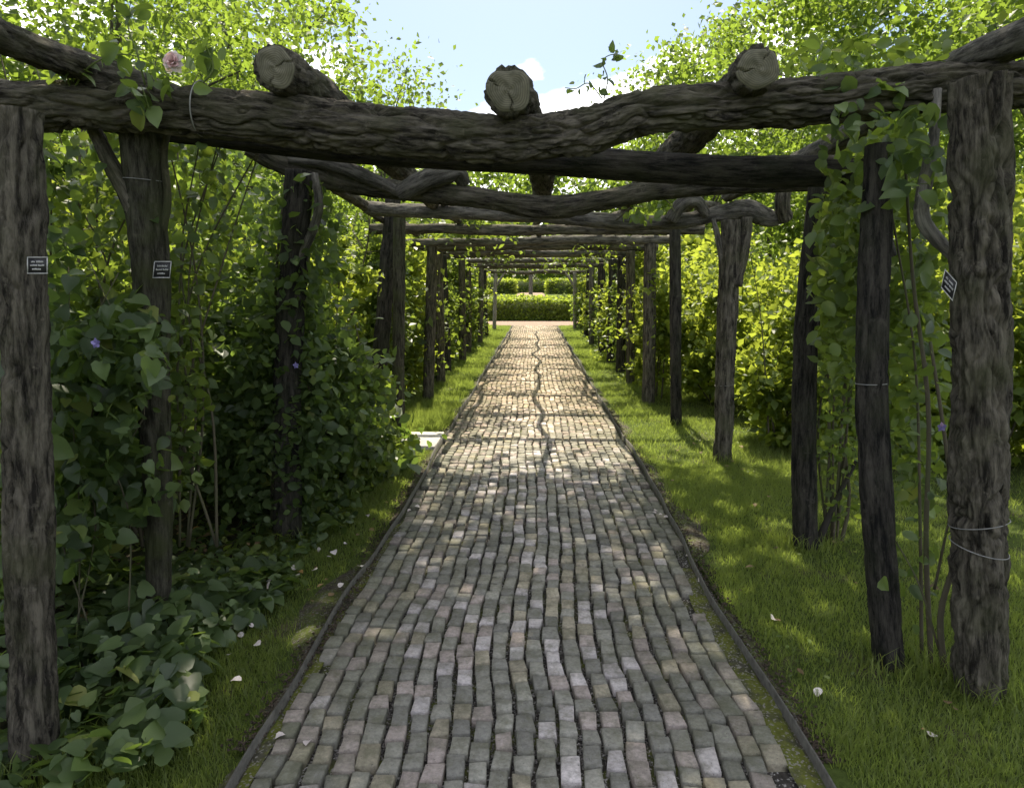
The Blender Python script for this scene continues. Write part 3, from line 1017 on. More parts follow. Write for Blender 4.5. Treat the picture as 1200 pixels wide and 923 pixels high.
log_obj('cross_beam', b4, [0.07, 0.075, 0.07, 0.07, 0.07, 0.065, 0.075, 0.09, 0.07, 0.05], M['bark_grey'], perg, 200, 36, bark=0.008, seed=74, lump=0.2)
log_obj('bent_limb', [P(786, 258, 6.5), P(798, 240, 6.45), P(815, 236, 6.45), P(828, 252, 6.5)], [0.06, 0.06, 0.055, 0.04], M['bark_grey'], perg, 30, 20, bark=0.008, seed=83, lump=0.15)
log_obj('bent_limb', [P(920, 256, 6.45), P(917, 235, 6.35), P(922, 210, 6.3)], [0.07, 0.065, 0.06], M['bark'], perg, 24, 20, bark=0.008, seed=84, lump=0.12)
for k, dd in enumerate([8.5] + FAR):
    z = 2.27 + rng.normal(0, 0.03)
    w = 1.95
    pts = [(x, dd + rng.normal(0, 0.06), z + rng.normal(0, 0.018)) for x in np.linspace(-w, w, 6)]
    log_obj('cross_beam', pts, 0.062 + rng.uniform(-0.008, 0.014), M['bark_grey' if k % 2 else 'bark'], perg, 110, 26, bark=0.009, seed=90 + k, lump=0.18)
# lengthwise poles on top
def purlin(pts, rad, mat, seed, bark=0.010, end=True, rings=170, sides=48, notch=0.0):
    p = log_obj('lengthwise_pole', pts, rad, M[mat], perg, rings, sides, bark=bark, seed=seed, lump=0.12, cap=True)
    if end:
        cut_end(pts, rad[0] * 0.93, p, seed, notch)
    return p


pz = [P(323, 79, 2.74), (-0.97, 3.5, 2.46), (-0.95, 4.55, 2.43), (-0.95, 5.8, 2.42), (-1.0, 7.2, 2.42)]
purlin(pz, [0.078, 0.08, 0.082, 0.07, 0.06], 'bark', 301, 0.012)
pz = [P(596, 106, 2.74), (-0.05, 3.5, 2.40), (0.03, 4.5, 2.33), (0.05, 5.8, 2.34), (0.0, 7.2, 2.36)]
purlin(pz, [0.085, 0.082, 0.08, 0.07, 0.06], 'bark', 302, 0.013, notch=0.2)
pz = [P(888, 81, 2.74), (0.86, 3.5, 2.44), (0.85, 4.5, 2.42), (0.83, 5.6, 2.40), (0.86, 7.0, 2.38)]
purlin(pz, [0.078, 0.08, 0.09, 0.075, 0.06], 'bark', 303, 0.013)
purlin([(1.66, 1.9, 2.44), (1.72, 2.6, 2.47), (1.76, 3.3, 2.52), (1.74, 4.4, 2.44), (1.72, 6.6, 2.42)], [0.07, 0.068, 0.06, 0.06, 0.055], 'bark_grey', 304, 0.004, end=False)
purlin([(-1.75, 1.9, 2.40), (-1.78, 2.7, 2.44), (-1.76, 3.4, 2.50), (-1.70, 4.5, 2.50), (-1.7, 7.2, 2.42)], [0.055, 0.055, 0.055, 0.05, 0.05], 'bark', 305, 0.011, end=False)
for xx in (-1.7, -0.9, 0.02, 0.85, 1.66):
    for y0, y1 in ((6.9, 13.4), (13.2, 20.2), (20.0, 27.8)):
        pts = [(xx + rng.normal(0, 0.05), y, 2.40 + rng.normal(0, 0.04)) for y in np.linspace(y0, y1, 9)]
        log_obj('lengthwise_pole', pts, 0.036, M['bark'], perg, 60, 14, bark=0.005, seed=int(rng.integers(400, 900)), lump=0.15)
# end frame braces
for sgn in (-1, 1):
    log_obj('brace', [(sgn * 1.6, 27.6, 1.55), (sgn * 1.15, 27.6, 2.22)], 0.045, M['bark_pale'], perg, 12, 10, lump=0.1)
# dead bent limb hanging beside the rough right post
log_obj('dead_limb', [P(1098, 105, 2.86), P(1094, 160, 2.84), P(1086, 205, 2.82), P(1080, 250, 2.80), P(1093, 275, 2.80), P(1118, 300, 2.80)], [0.018, 0.020, 0.027, 0.028, 0.028, 0.024], M['bark_pale'], perg, 60, 20, bark=0.002, seed=86, lump=0.12)
log_obj('dead_limb', [P(1026, 180, 3.0), P(1030, 230, 2.98), P(1033, 265, 2.98), P(1043, 300, 3.0)], [0.028, 0.026, 0.028, 0.025], M['bark_grey'], perg, 40, 18, bark=0.002, seed=87, lump=0.15)


# ------------------------------------------------------------------ plants: builders
def stems_mesh(name, paths, mat, parent, sides=7, rings=18):
    a = Acc()
    for pts, r0, r1 in paths:
        n = len(pts)
        V, Q, T = tube(pts, [r0 + (r1 - r0) * k / (n - 1) for k in range(n)], rings, sides, lump=0.12, seed=int(rng.integers(0, 999)))
        a.add(V, Q, T)
    return obj(name, a.mesh(name), mat, parent)


def one_stem(name, pts, r0, r1, mat, parent, **kw):
    return stems_mesh(name, [(pts, r0, r1)], mat, parent, **kw)


def shrub(c, r, n, size, mat, label, nstem=6, group=None, tmpl=LEAF2, nclump=None, csize=None, cat='shrub', name='shrub', shell=0.25, up=0.6, base_z=0.03):
    c, r = np.asarray(c, float), np.asarray(r, float)
    root = thing(name, label, cat, (c[0], c[1], base_z), group)
    nclump = nclump or max(12, int(n / 90))
    csize = csize or 0.32 * r.min()
    Pn, cc = clumpy(n, c, r, nclump, csize, shell)
    Pn = Pn[Pn[:, 2] > base_z + 0.01]
    foliage('foliage', Pn, size, M[mat], root, tmpl, up=up)
    paths = []
    for i in range(nstem):
        t = cc[rng.integers(0, len(cc))]
        b = np.array([c[0] + rng.normal(0, 0.12) * r[0], c[1] + rng.normal(0, 0.12) * r[1], base_z - 0.05])
        m_ = (b + t) / 2 + rng.normal(0, 0.08, 3)
        paths.append(([b, m_, t], 0.014, 0.004))
    if paths:
        for p_ in paths:
            one_stem('stem', *p_, M['stem'], root)
    return root


def tree(base, h, cc, cr, n, size, mat, label, group, r0=0.16, nclump=90, csize=0.7, tmpl=LEAF2, shell=0.3, limbs=9, name='tree', up=0.7, bark='bark'):
    base, cc, cr = np.asarray(base, float), np.asarray(cc, float), np.asarray(cr, float)
    root = thing(name, label, 'tree', base, group)
    Pn, cl = clumpy(n, cc, cr, nclump, csize, shell)
    foliage('crown', Pn, size, M[mat], root, tmpl, up=up)
    a = Acc()
    top = np.array([cc[0], cc[1], cc[2] + 0.2 * cr[2]])
    mid = base * 0.55 + top * 0.45 + np.array([rng.normal(0, 0.15), rng.normal(0, 0.15), 0])
    mid[:2] = base[:2] * 0.8 + mid[:2] * 0.2
    tp = [base - [0, 0, 0.2], mid, top]
    V, Q, T = tube(tp, [r0, r0 * 0.72, r0 * 0.3], 40, 14, lump=0.15, bark=0.012, seed=int(rng.integers(0, 999)))
    a.add(V, Q, T)
    sp = spline(tp, 30)
    for i in range(limbs):
        t = cl[rng.integers(0, len(cl))]
        s_ = sp[rng.integers(13, 27)]
        m_ = s_ * 0.5 + t * 0.5 + np.array([0, 0, 0.15 * np.linalg.norm(t - s_)])
        V, Q, T = tube([s_, m_, t], [r0 * 0.4, r0 * 0.2, r0 * 0.06], 16, 8, lump=0.12, seed=i)
        a.add(V, Q, T)
    obj('trunk', a.mesh('trunk'), M[bark], root)
    return root


ORD = ['first', 'second', 'third', 'fourth', 'fifth', 'sixth', 'seventh', 'eighth', 'ninth', 'tenth', 'eleventh', 'twelfth', 'thirteenth']
ROW_Y = [2.6, 3.2, 4.5, 6.6, 8.3] + FAR
USED = {}


def near_post(y, side, head, tail=''):
    k = min(range(len(ROW_Y)), key=lambda i: abs(ROW_Y[i] - y))
    lab = '%s level with the %s post of the %s row%s' % (head, ORD[k], 'bed' if side < 0 else 'lawn', tail)
    USED[lab] = USED.get(lab, 0) + 1
    return lab


# ------------------------------------------------------------------ trees
tree((-3.4, 0.3, 0), 11, (0.5, 7.7, 9.1), (3.7, 3.6, 2.2), 12500, 0.175, 'leaf_tree', 'large shade tree standing beside the bed with a wide crown over the path', None, 0.24, 190, 0.95, LEAF2, 0.0, 16)
LT = 'leafy tree in the wood behind the planted bed'
for (x, y, zc, rx, ry, rz, n, s) in ((-6.6, 6.0, 4.2, 2.2, 2.0, 2.4, 7000, 0.13), (-6.2, 10.5, 4.8, 2.3, 2.2, 2.6, 8000, 0.13), (-8.5, 9.5, 5.5, 3.0, 3.0, 3.6, 8000, 0.17),
                                    (-6.0, 15.0, 5.2, 2.7, 2.8, 3.4, 8000, 0.17), (-4.6, 20.5, 4.8, 2.2, 2.6, 3.2, 7000, 0.18), (-9.0, 20.0, 6.5, 3.5, 3.5, 4.5, 7000, 0.22), (-9.5, 3.5, 4.2, 3.0, 2.6, 3.4, 6000, 0.17)):
    tree((x, y, 0), zc + rz, (x + 0.3, y, zc), (rx, ry, rz), int(n * 1.15), s * 0.74, 'leaf_tree', near_post(y, -1, 'small leafy tree', ', far back' if x < -8 else ''), 'trees in the wood behind the bed', 0.13, 80, 0.75, LEAF2, 0.3, 8)
RT = 'bright leafy tree behind the shrubs on the lawn side'
for (x, y, zc, rx, ry, rz, n, s) in ((5.0, 6.4, 5.2, 2.2, 1.6, 1.5, 3600, 0.12), (6.2, 15.5, 5.2, 2.8, 2.4, 3.2, 8000, 0.16), (9.6, 14.0, 5.2, 2.8, 2.6, 3.4, 7000, 0.17), (4.6, 21.0, 5.4, 2.2, 2.4, 3.0, 7000, 0.18),
                                    (11.5, 9.5, 5.0, 2.6, 2.4, 3.4, 6000, 0.17), (8.0, 25.0, 6.4, 3.2, 3.0, 4.6, 7000, 0.24), (13.5, 19.5, 6.4, 3.6, 3.4, 4.6, 6000, 0.26)):
    tree((x, y, 0), zc + rz, (x, y, zc), (rx, ry, rz), int(n * 1.7), s * 0.76, 'leaf_tree', near_post(y, 1, 'sunlit leafy tree', ', far out' if x > 9 else ''), 'trees behind the lawn', 0.12, 80, 0.75, LEAF2, 0.3, 8)
FT = 'distant leafy tree beyond the far hedges'
for (x, y, zc, rx, rz) in ((-26, 66, 7.5, 7, 7), (-16, 72, 8.5, 7, 8), (-6, 76, 8.5, 7.0, 8.5), (4, 70, 8.6, 7, 8.6), (13, 74, 8.2, 7, 7.5), (23, 68, 8.5, 7, 8), (-11, 56, 5.0, 4.5, 4.5), (12, 57, 5.0, 4.5, 4.6),
                           (-36, 60, 8, 7, 8), (34, 60, 8, 7, 8), (1, 90, 11, 9, 11), (-14, 92, 10, 8, 9.5), (17, 92, 10, 8, 9.5), (-16, 40, 6.5, 4.5, 6), (16, 40, 6.5, 4.5, 6), (-13, 29, 6, 4, 5.5), (14, 28, 6, 4, 5.5)):
    tree((x, y, height(np.array([x]), np.array([float(y)]))[0]), zc + rz, (x, y, zc), (rx, rx * 0.8, rz), 4600, 0.62 if y > 50 else 0.36, 'leaf_tree', FT, 'distant trees', 0.25, 110, 1.6, LEAF2, 0.35, 6)

# ------------------------------------------------------------------ hedges and the far garden
def hedge(x0, x1, y0, y1, h, n, size, label, group=None):
    z0 = float(height(np.array([0.0]), np.array([(y0 + y1) / 2]))[0])
    root = thing('box_hedge', label, 'hedge', ((x0 + x1) / 2, (y0 + y1) / 2, z0), group)
    w, dp = x1 - x0, y1 - y0
    area = np.array([w * dp, w * h, w * h, dp * h, dp * h])
    f = rng.choice(5, n, p=area / area.sum())
    a, b = rng.random(n), rng.random(n)
    Pn = np.zeros((n, 3))
    Pn[:, 0] = np.where(f == 3, x0, np.where(f == 4, x1, x0 + a * w))
    Pn[:, 1] = np.where(f == 1, y0, np.where(f == 2, y1, y0 + np.where(f > 2, a, b) * dp))
    Pn[:, 2] = z0 + np.where(f == 0, h, b * h)
    Pn += rng.normal(0, 0.05, (n, 3)) + 0.11 * fbm(Pn * 1.6, 2, 7)[:, None] * np.array([0, 1, 1])
    foliage('foliage', Pn, size, M['hedge'], root, LEAF2, up=0.9)
    V = np.array([[x, y, z] for z in (z0 - 0.05, z0 + h - 0.06) for x, y in ((x0 + .07, y0 + .07), (x1 - .07, y0 + .07), (x1 - .07, y1 - .07), (x0 + .07, y1 - .07))])
    core = np.array([[0, 1, 5, 4], [1, 2, 6, 5], [2, 3, 7, 6], [3, 0, 4, 7], [4, 5, 6, 7]])
    obj('twig_core', mesh('twig_core', V, [core]), M['hedge_core'], root)


hedge(-9, 9, 35.4, 36.4, 1.0, 42000, 0.11, 'long clipped box hedge facing the end of the brick path')
hedge(-8, 8, 38.2, 39.0, 1.05, 9000, 0.12, 'low clipped hedge right behind the long front hedge')
hedge(-9, -1.3, 46.0, 47.6, 0.85, 9000, 0.13, 'clipped hedge block on the near side of the far garden path by the wood', 'hedge blocks either side of the far path')
hedge(0.8, 9, 46.0, 47.6, 0.85, 9000, 0.13, 'clipped hedge block by the far garden path on the lawn side', 'hedge blocks either side of the far path')
hedge(-9, 9, 60.5, 62, 1.0, 9000, 0.16, 'farthest clipped hedge closing off the garden path')
o = thing('wooden_post', 'slim grey wooden post standing alone in the far garden path', 'post', (-0.27, 45.2, 1.25))
log_obj('shaft', [(-0.27, 45.2, 1.1), (-0.27, 45.2, 2.75)], [0.13, 0.12], M['bark_grey'], o, 10, 12, lump=0.06)

# ------------------------------------------------------------------ shrubs left
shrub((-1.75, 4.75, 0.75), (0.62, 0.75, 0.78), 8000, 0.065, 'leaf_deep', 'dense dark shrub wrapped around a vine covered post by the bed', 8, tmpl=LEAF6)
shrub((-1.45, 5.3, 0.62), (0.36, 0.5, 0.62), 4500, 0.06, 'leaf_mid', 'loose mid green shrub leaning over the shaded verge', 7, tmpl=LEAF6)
UL = 'leafy undergrowth bush in the shaded bed'
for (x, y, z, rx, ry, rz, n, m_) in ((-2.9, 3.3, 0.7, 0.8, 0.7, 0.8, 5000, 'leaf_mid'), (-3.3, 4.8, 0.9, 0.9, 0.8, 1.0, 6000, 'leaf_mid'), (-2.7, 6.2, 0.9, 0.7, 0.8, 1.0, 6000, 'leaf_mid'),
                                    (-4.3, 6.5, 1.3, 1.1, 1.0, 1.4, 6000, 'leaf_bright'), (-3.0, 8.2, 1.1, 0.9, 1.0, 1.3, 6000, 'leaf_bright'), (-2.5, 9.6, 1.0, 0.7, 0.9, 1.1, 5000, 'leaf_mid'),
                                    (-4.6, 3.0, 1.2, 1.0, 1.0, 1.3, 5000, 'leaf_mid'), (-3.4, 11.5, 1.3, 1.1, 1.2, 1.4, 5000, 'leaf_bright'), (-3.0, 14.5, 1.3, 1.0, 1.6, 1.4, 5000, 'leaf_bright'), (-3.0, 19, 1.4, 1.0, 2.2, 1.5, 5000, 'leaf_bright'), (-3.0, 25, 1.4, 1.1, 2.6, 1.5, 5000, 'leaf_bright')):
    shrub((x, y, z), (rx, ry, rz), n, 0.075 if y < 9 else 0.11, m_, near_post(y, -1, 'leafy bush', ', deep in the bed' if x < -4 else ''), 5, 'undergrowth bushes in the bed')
# tall thin leafy growth between the left posts
TL = 'tall leafy climber filling the gap between posts by the bed'
for (x, y, z, rx, ry, rz, n, m_) in ((-2.5, 4.2, 1.7, 0.6, 0.7, 0.8, 4000, 'leaf_mid'), (-2.3, 6.0, 1.6, 0.5, 0.7, 0.9, 4500, 'leaf_mid'), (-2.0, 7.3, 1.4, 0.4, 0.6, 1.0, 4500, 'leaf_bright'), (-2.6, 3.1, 1.8, 0.5, 0.5, 0.6, 2600, 'leaf_deep')):
    shrub((x, y, z), (rx, ry, rz), int(n * 0.45), 0.07, m_, near_post(y, -1, 'tall leafy climber', ' behind it' if y < 7 else ', close to the slab'), 5, 'tall climbers by the bed', name='climbing_plant', cat='climber', shell=0.1)

# ------------------------------------------------------------------ shrubs right
SR = 'sunlit yellow green shrub behind the posts on the lawn side'
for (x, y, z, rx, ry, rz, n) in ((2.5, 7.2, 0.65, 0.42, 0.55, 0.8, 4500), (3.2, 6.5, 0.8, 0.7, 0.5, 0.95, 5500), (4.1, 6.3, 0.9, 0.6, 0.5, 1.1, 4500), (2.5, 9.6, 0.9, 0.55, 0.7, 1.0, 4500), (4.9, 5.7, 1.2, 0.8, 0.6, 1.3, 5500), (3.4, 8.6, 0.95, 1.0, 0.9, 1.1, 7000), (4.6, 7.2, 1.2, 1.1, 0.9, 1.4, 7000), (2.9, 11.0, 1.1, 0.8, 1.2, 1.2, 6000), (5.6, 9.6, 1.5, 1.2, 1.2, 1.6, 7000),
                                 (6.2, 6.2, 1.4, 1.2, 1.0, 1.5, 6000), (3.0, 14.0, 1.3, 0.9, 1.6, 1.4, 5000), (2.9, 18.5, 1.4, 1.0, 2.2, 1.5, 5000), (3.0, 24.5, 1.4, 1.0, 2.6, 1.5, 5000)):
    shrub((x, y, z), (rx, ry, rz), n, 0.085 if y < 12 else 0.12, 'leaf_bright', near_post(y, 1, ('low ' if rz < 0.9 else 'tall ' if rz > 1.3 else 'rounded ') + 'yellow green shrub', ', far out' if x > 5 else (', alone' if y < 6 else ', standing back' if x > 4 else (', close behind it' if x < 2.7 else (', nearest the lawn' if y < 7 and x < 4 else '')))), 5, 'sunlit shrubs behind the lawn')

# ------------------------------------------------------------------ climbing roses on the far posts
CL = 'leafy climbing rose smothering posts along the far pergola'
for k, dd in enumerate([8.6] + FAR):
    for sgn in (-1, 1):
        if k == 0 and sgn > 0:
            continue
        if k == 8 and sgn < 0:
            continue
        x = sgn * (1.86 + rng.normal(0, 0.05))
        ry = 0.55 if k < 4 else 0.9
        rose_root = shrub((x, dd + 0.35, 1.15 + rng.normal(0, 0.1)), (0.27, ry, 1.25), 3800, 0.075 + 0.004 * k, 'leaf_mid' if rng.random() < 0.6 else 'leaf_bright', 'leafy rose smothering the %s post of the %s row' % (ORD[k + 4], 'bed' if sgn < 0 else 'lawn'), 3, 'climbing roses on the far posts', name='climbing_rose', cat='climber', shell=0.05, csize=0.2)
        rp, _ = clumpy(620, (sgn * 0.85, dd + 0.7, 2.46), (0.85, 0.8, 0.10), 12, 0.26, 0.0)
        foliage('roof_foliage', rp, 0.085, M['leaf_mid'], rose_root, LEAF2, up=0.8)

# ------------------------------------------------------------------ foreground climbers and ground plants
HEARTS = leaf_meshes(HEART, M['leaf_big'], 5)
OVALS = leaf_meshes(OVAL, M['leaf_rose'], 5)
LONGS = leaf_meshes((OVAL[0] * np.array([0.62, 1, 1]), OVAL[1], OVAL[2]), M['leaf_big'], 4)


def px_blob(n, cx, cy, rx, ry, d0, d1):
    a, r = rng.uniform(0, 6.283, n), np.sqrt(rng.random(n))
    dd = rng.uniform(d0, d1, n)
    return np.array([P(cx + rx * r[i] * math.cos(a[i]), cy + ry * r[i] * math.sin(a[i]), dd[i]) for i in range(n)])


CAMF = np.array([0.0, -0.7, 0.0])

# heart-leaved climber on the first posts by the bed
vine = thing('climbing_vine', 'heart leaved climber hanging over the first posts by the bed', 'climber', (-1.75, 2.95, 0.03))
blobs = [(25, 470, 35, 120, 2.2, 2.5, 26), (22, 260, 28, 110, 2.2, 2.5, 14), (30, 650, 30, 80, 2.15, 2.4, 16), (118, 425, 78, 55, 2.55, 3.05, 110), (95, 500, 62, 70, 2.6, 3.1, 90), (150, 560, 48, 50, 2.75, 3.15, 45), (85, 610, 52, 60, 2.6, 3.0, 55), (60, 330, 30, 60, 2.7, 3.1, 20), (150, 380, 45, 30, 2.7, 3.1, 25)]
for (a, b, c_, d_, e, f, k) in blobs:
    leaf_objects(vine, px_blob(int(k * 0.85), a, b, c_, d_, e, f), 0.068, HEARTS, up=0.7, droop=0.7, face=CAMF)
Pn = np.vstack([px_blob(int(k * 5), a, b, c_ * 1.05, d_ * 1.1, e + 0.12, f + 0.3) for (a, b, c_, d_, e, f, k) in blobs])
foliage('foliage', Pn, 0.07, M['leaf_deep'], vine, HEART, up=0.6, droop=0.6)
for k in range(6):
    x0 = rng.uniform(50, 190)
    one_stem('stem', [P(x0, rng.uniform(740, 800), 2.85), P(x0 + rng.normal(0, 20), 600, 2.9), P(x0 + rng.normal(0, 30), 480, 2.85), P(x0 + rng.normal(0, 40), rng.uniform(300, 400), 2.9)], 0.0042, 0.002, M['stem'], vine)

# broad ground cover at the foot of the posts
ivy = thing('ground_cover_plant', 'broad leaved ground cover at the foot of the first posts by the bed', 'ground cover', (-1.75, 2.7, 0.03))


def ground_leaves(n, x0, x1, y0, y1, zmax, cond=None):
    x, y = rng.uniform(x0, x1, n * 3), rng.uniform(y0, y1, n * 3)
    k = np.ones(n * 3, bool) if cond is None else cond(x, y)
    x, y = x[k][:n], y[k][:n]
    mound = 0.5 + 0.5 * fbm(np.c_[x * 3, y * 3, 0 * x], 2, 91)
    return np.c_[x, y, 0.05 + zmax * mound * rng.uniform(0.35, 1.0, len(x))]


ivy_edge = lambda x, y: x < -1.27 - 0.10 * np.sin(y * 5.0) - 0.12 * np.clip(y - 2.9, 0, 1)
leaf_objects(ivy, ground_leaves(290, -2.0, -1.1, 2.25, 3.35, 0.26, ivy_edge), 0.074, HEARTS, up=1.6, droop=0.5, face=CAMF * 0.5)
foliage('foliage', ground_leaves(1500, -2.6, -1.1, 1.9, 3.7, 0.2, ivy_edge), 0.07, M['leaf_deep'], ivy, HEART, up=1.4)
P0 = ground_leaves(60, -2.0, -1.3, 2.3, 3.2, 0.2, ivy_edge)
a_ = Acc()
for p in P0:
    V, Q, T = tube([(p[0] + rng.normal(0, 0.02), p[1] + rng.normal(0, 0.02), 0.0), p], [0.003, 0.002], 5, 5)
    a_.add(V, Q, T)
obj('leaf_stalk', a_.mesh('leaf_stalk'), M['stem_green'], ivy, kind='stuff')

low = thing('ground_cover_plant', 'small leaved ground cover trailing round the vine covered post by the bed', 'ground cover', (-1.75, 4.3, 0.03))
low_edge = lambda x, y: (x < -1.28 + 0.08 * np.sin(y * 6)) & (rng.random(len(x)) < np.clip(0.6 + fbm(np.c_[x * 2, y * 2, 0 * x], 2, 92), 0.1, 1))
leaf_objects(low, ground_leaves(170, -2.1, -1.2, 3.4, 5.0, 0.13, low_edge), 0.058, HEARTS, up=1.6, face=CAMF * 0.5)
foliage('foliage', ground_leaves(2600, -3.2, -1.2, 3.3, 6.0, 0.16, low_edge), 0.055, M['leaf_mid'], low, LEAF6, up=1.3)

# long-leaved clump spilling onto the verge
hosta = thing('broad_leaf_clump', 'clump of long pointed leaves spilling over the verge before the stone slab', 'plant', (-1.5, 5.9, 0.03))
n = 230
u_ = unit(rng.normal(size=(n, 3)) * np.array([1, 1, 0.7]) + np.array([0.15, -0.5, 0.4]))
Pn = np.array([-1.48, 5.95, 0.10]) + u_ * np.array([0.36, 0.5, 0.40]) * rng.uniform(0.5, 1.0, n)[:, None]
Pn[:, 2] = np.maximum(Pn[:, 2], 0.07)
leaf_objects(hosta, Pn, 0.15, LONGS, up=0.9, droop=0.9, face=u_ * 0.8)
foliage('foliage', np.array([-1.5, 6.0, 0.1]) + np.abs(rng.normal(size=(700, 3))) * np.array([0.01, 0.01, 0.16]) + rng.normal(size=(700, 3)) * np.array([0.2, 0.26, 0.02]), 0.12, M['leaf_deep'], hosta, LEAF6, up=0.8)

# vine on the second post
pv = thing('climbing_vine', 'clinging vine with pale twisted stems on the shrub wrapped post by the bed', 'climber', (-1.62, 4.4, 0.03))
Pn = np.vstack([px_blob(45, 350, 290, 32, 70, 4.2, 4.6), px_blob(60, 335, 400, 26, 90, 4.2, 4.5), px_blob(50, 345, 480, 45, 60, 4.15, 4.5), px_blob(50, 325, 560, 50, 60, 4.1, 4.4)])
leaf_objects(pv, Pn, 0.062, OVALS, up=0.6, droop=0.6, face=CAMF)
foliage('foliage', np.vstack([px_blob(700, 250, 260, 70, 90, 4.6, 5.6), px_blob(700, 240, 420, 60, 90, 4.3, 5.2), px_blob(900, 350, 290, 50, 90, 4.15, 4.9), px_blob(1300, 335, 430, 50, 130, 4.1, 4.8), px_blob(1300, 320, 540, 75, 80, 4.1, 4.9)]), 0.06, M['leaf_deep'], pv, LEAF6)
for k in range(4):
    x0 = 325 + 9 * k
    one_stem('stem', [P(x0 - 6, 628, 4.36), P(x0 + rng.normal(0, 6), 540, 4.36), P(x0 + rng.normal(0, 6), 440, 4.4), P(x0 + rng.normal(0, 10), 330, 4.42), P(x0 + rng.normal(0, 10), 235, 4.42)], 0.014, 0.008, M['bark_pale' if k == 2 else 'stem'], pv)

# roses on the front beam
def spray(root, stem_pts, n, leaf, spread, stem_r=0.004, meshes=OVALS, mat='stem_green', up=0.6):
    sp = spline(stem_pts, 40)
    one_stem('stem', stem_pts, stem_r, 0.0015, M[mat], root)
    k = rng.integers(6, 40, n)
    leaf_objects(root, sp[k] + rng.normal(0, spread, (n, 3)), leaf, meshes, up=up, droop=0.4, face=CAMF * 0.8)


rose = thing('climbing_rose', 'pink flowered rose sprays lying over the front beam above the bed', 'rose', P(110, 100, 2.78))
spray(rose, [P(84, 108, 2.86), P(105, 78, 2.82), P(140, 64, 2.8), P(175, 72, 2.78), P(200, 95, 2.76)], 14, 0.07, 0.025)
spray(rose, [P(84, 108, 2.86), P(72, 70, 2.82), P(60, 55, 2.8), P(40, 66, 2.78)], 10, 0.075, 0.02)
spray(rose, [P(170, 100, 2.8), P(160, 60, 2.78), P(150, 30, 2.8), P(155, -10, 2.82)], 12, 0.07, 0.04)
spray(rose, [P(230, 105, 2.84), P(250, 80, 2.82), P(235, 45, 2.82), P(210, 20, 2.85)], 14, 0.07, 0.04)
spray(rose, [P(175, 128, 2.76), P(170, 112, 2.76), P(165, 100, 2.78)], 7, 0.075, 0.02)
leaf_objects(rose, np.array([P(160, 100, 2.75), P(150, 118, 2.74), P(178, 100, 2.75), P(165, 124, 2.74), P(120, 70, 2.76), P(228, 68, 2.74)]), 0.085, OVALS, up=0.4, droop=0.9, face=CAMF * 2)
for (fx, fy, dd, fs) in ((203, 73, 2.74, 0.034),):
    fl = thing('rose_flower', 'full pale pink rose bloom above the front beam', 'flower', P(fx, fy, dd))
    fc = P(fx, fy, dd)
    pet = leaf_meshes((OVAL[0] * np.array([1.5, 1, 2.2]), OVAL[1], OVAL[2]), M['petal_in'], 2) + leaf_meshes((OVAL[0] * np.array([1.5, 1, 2.2]), OVAL[1], OVAL[2]), M['petal'], 2)
    for k in range(34):
        t = k / 33.0
        a = k * 2.4
        tilt = 0.15 + 1.35 * t
        ax = np.array([math.cos(a) * math.sin(tilt), -math.cos(tilt) * 0.75, math.sin(a) * math.sin(tilt) + 0.35 * math.cos(tilt)])
        ax /= np.linalg.norm(ax)
        nz = np.array([-math.cos(a), -0.6, -math.sin(a)])
        nz = nz - ax * nz.dot(ax)
        nz /= np.linalg.norm(nz)
        X = np.cross(ax, nz)
        s_ = fs * (0.6 + 0.6 * t)
        o = bpy.data.objects.new('petal', pet[(k % 2) + (0 if t < 0.6 else 2)])
        COL.objects.link(o)
        o.parent = fl
        b = 0.004 * ax
        o.matrix_basis = Matrix(((X[0] * s_, ax[0] * s_, nz[0] * s_, b[0]), (X[1] * s_, ax[1] * s_, nz[1] * s_, b[1]), (X[2] * s_, ax[2] * s_, nz[2] * s_, b[2]), (0, 0, 0, 1)))
    pt = ball(8, fc, 0.01)

shoot = thing('rose_shoot', 'small dark leafy shoot rising from the front beam against the sky', 'rose', P(700, 108, 2.9))
spray(shoot, [P(708, 116, 2.9), P(712, 92, 2.9), P(706, 72, 2.9), P(718, 64, 2.9), P(728, 70, 2.9)], 14, 0.036, 0.012, 0.0025)
spray(shoot, [P(706, 116, 2.9), P(690, 98, 2.9), P(675, 104, 2.9), P(662, 103, 2.9)], 9, 0.034, 0.010, 0.0025)

# climber round the big rough post and the slim one beside it
rv = thing('climbing_rose', 'round leaved rose climbing between the big furrowed post and the slim one', 'rose', (1.6, 3.0, 0.03))
for (a, b, c_, d_, e, f, k, s_) in ((1040, 145, 70, 50, 2.72, 2.86, 75, 0.066), (1085, 205, 40, 40, 2.68, 2.82, 30, 0.066), (985, 215, 30, 60, 2.85, 3.2, 45, 0.06), (975, 290, 25, 40, 3.0, 3.3, 20, 0.055), (1075, 420, 32, 110, 2.85, 3.2, 40, 0.058), (1080, 600, 40, 60, 2.75, 3.0, 22, 0.06), (1060, 690, 45, 60, 2.7, 3.0, 16, 0.055), (1010, 80, 90, 35, 2.8, 3.1, 30, 0.06)):
    leaf_objects(rv, px_blob(k, a, b, c_, d_, e, f), s_, OVALS, up=0.6, droop=0.5, face=CAMF)
foliage('foliage', np.vstack([px_blob(900, 1040, 260, 70, 120, 3.15, 3.8), px_blob(620, 1075, 450, 34, 160, 3.1, 3.8), px_blob(560, 985, 320, 34, 120, 3.3, 4.0), px_blob(160, 1030, 80, 120, 40, 3.0, 3.5)]), 0.06, M['leaf_mid'], rv, OVAL, up=0.6)
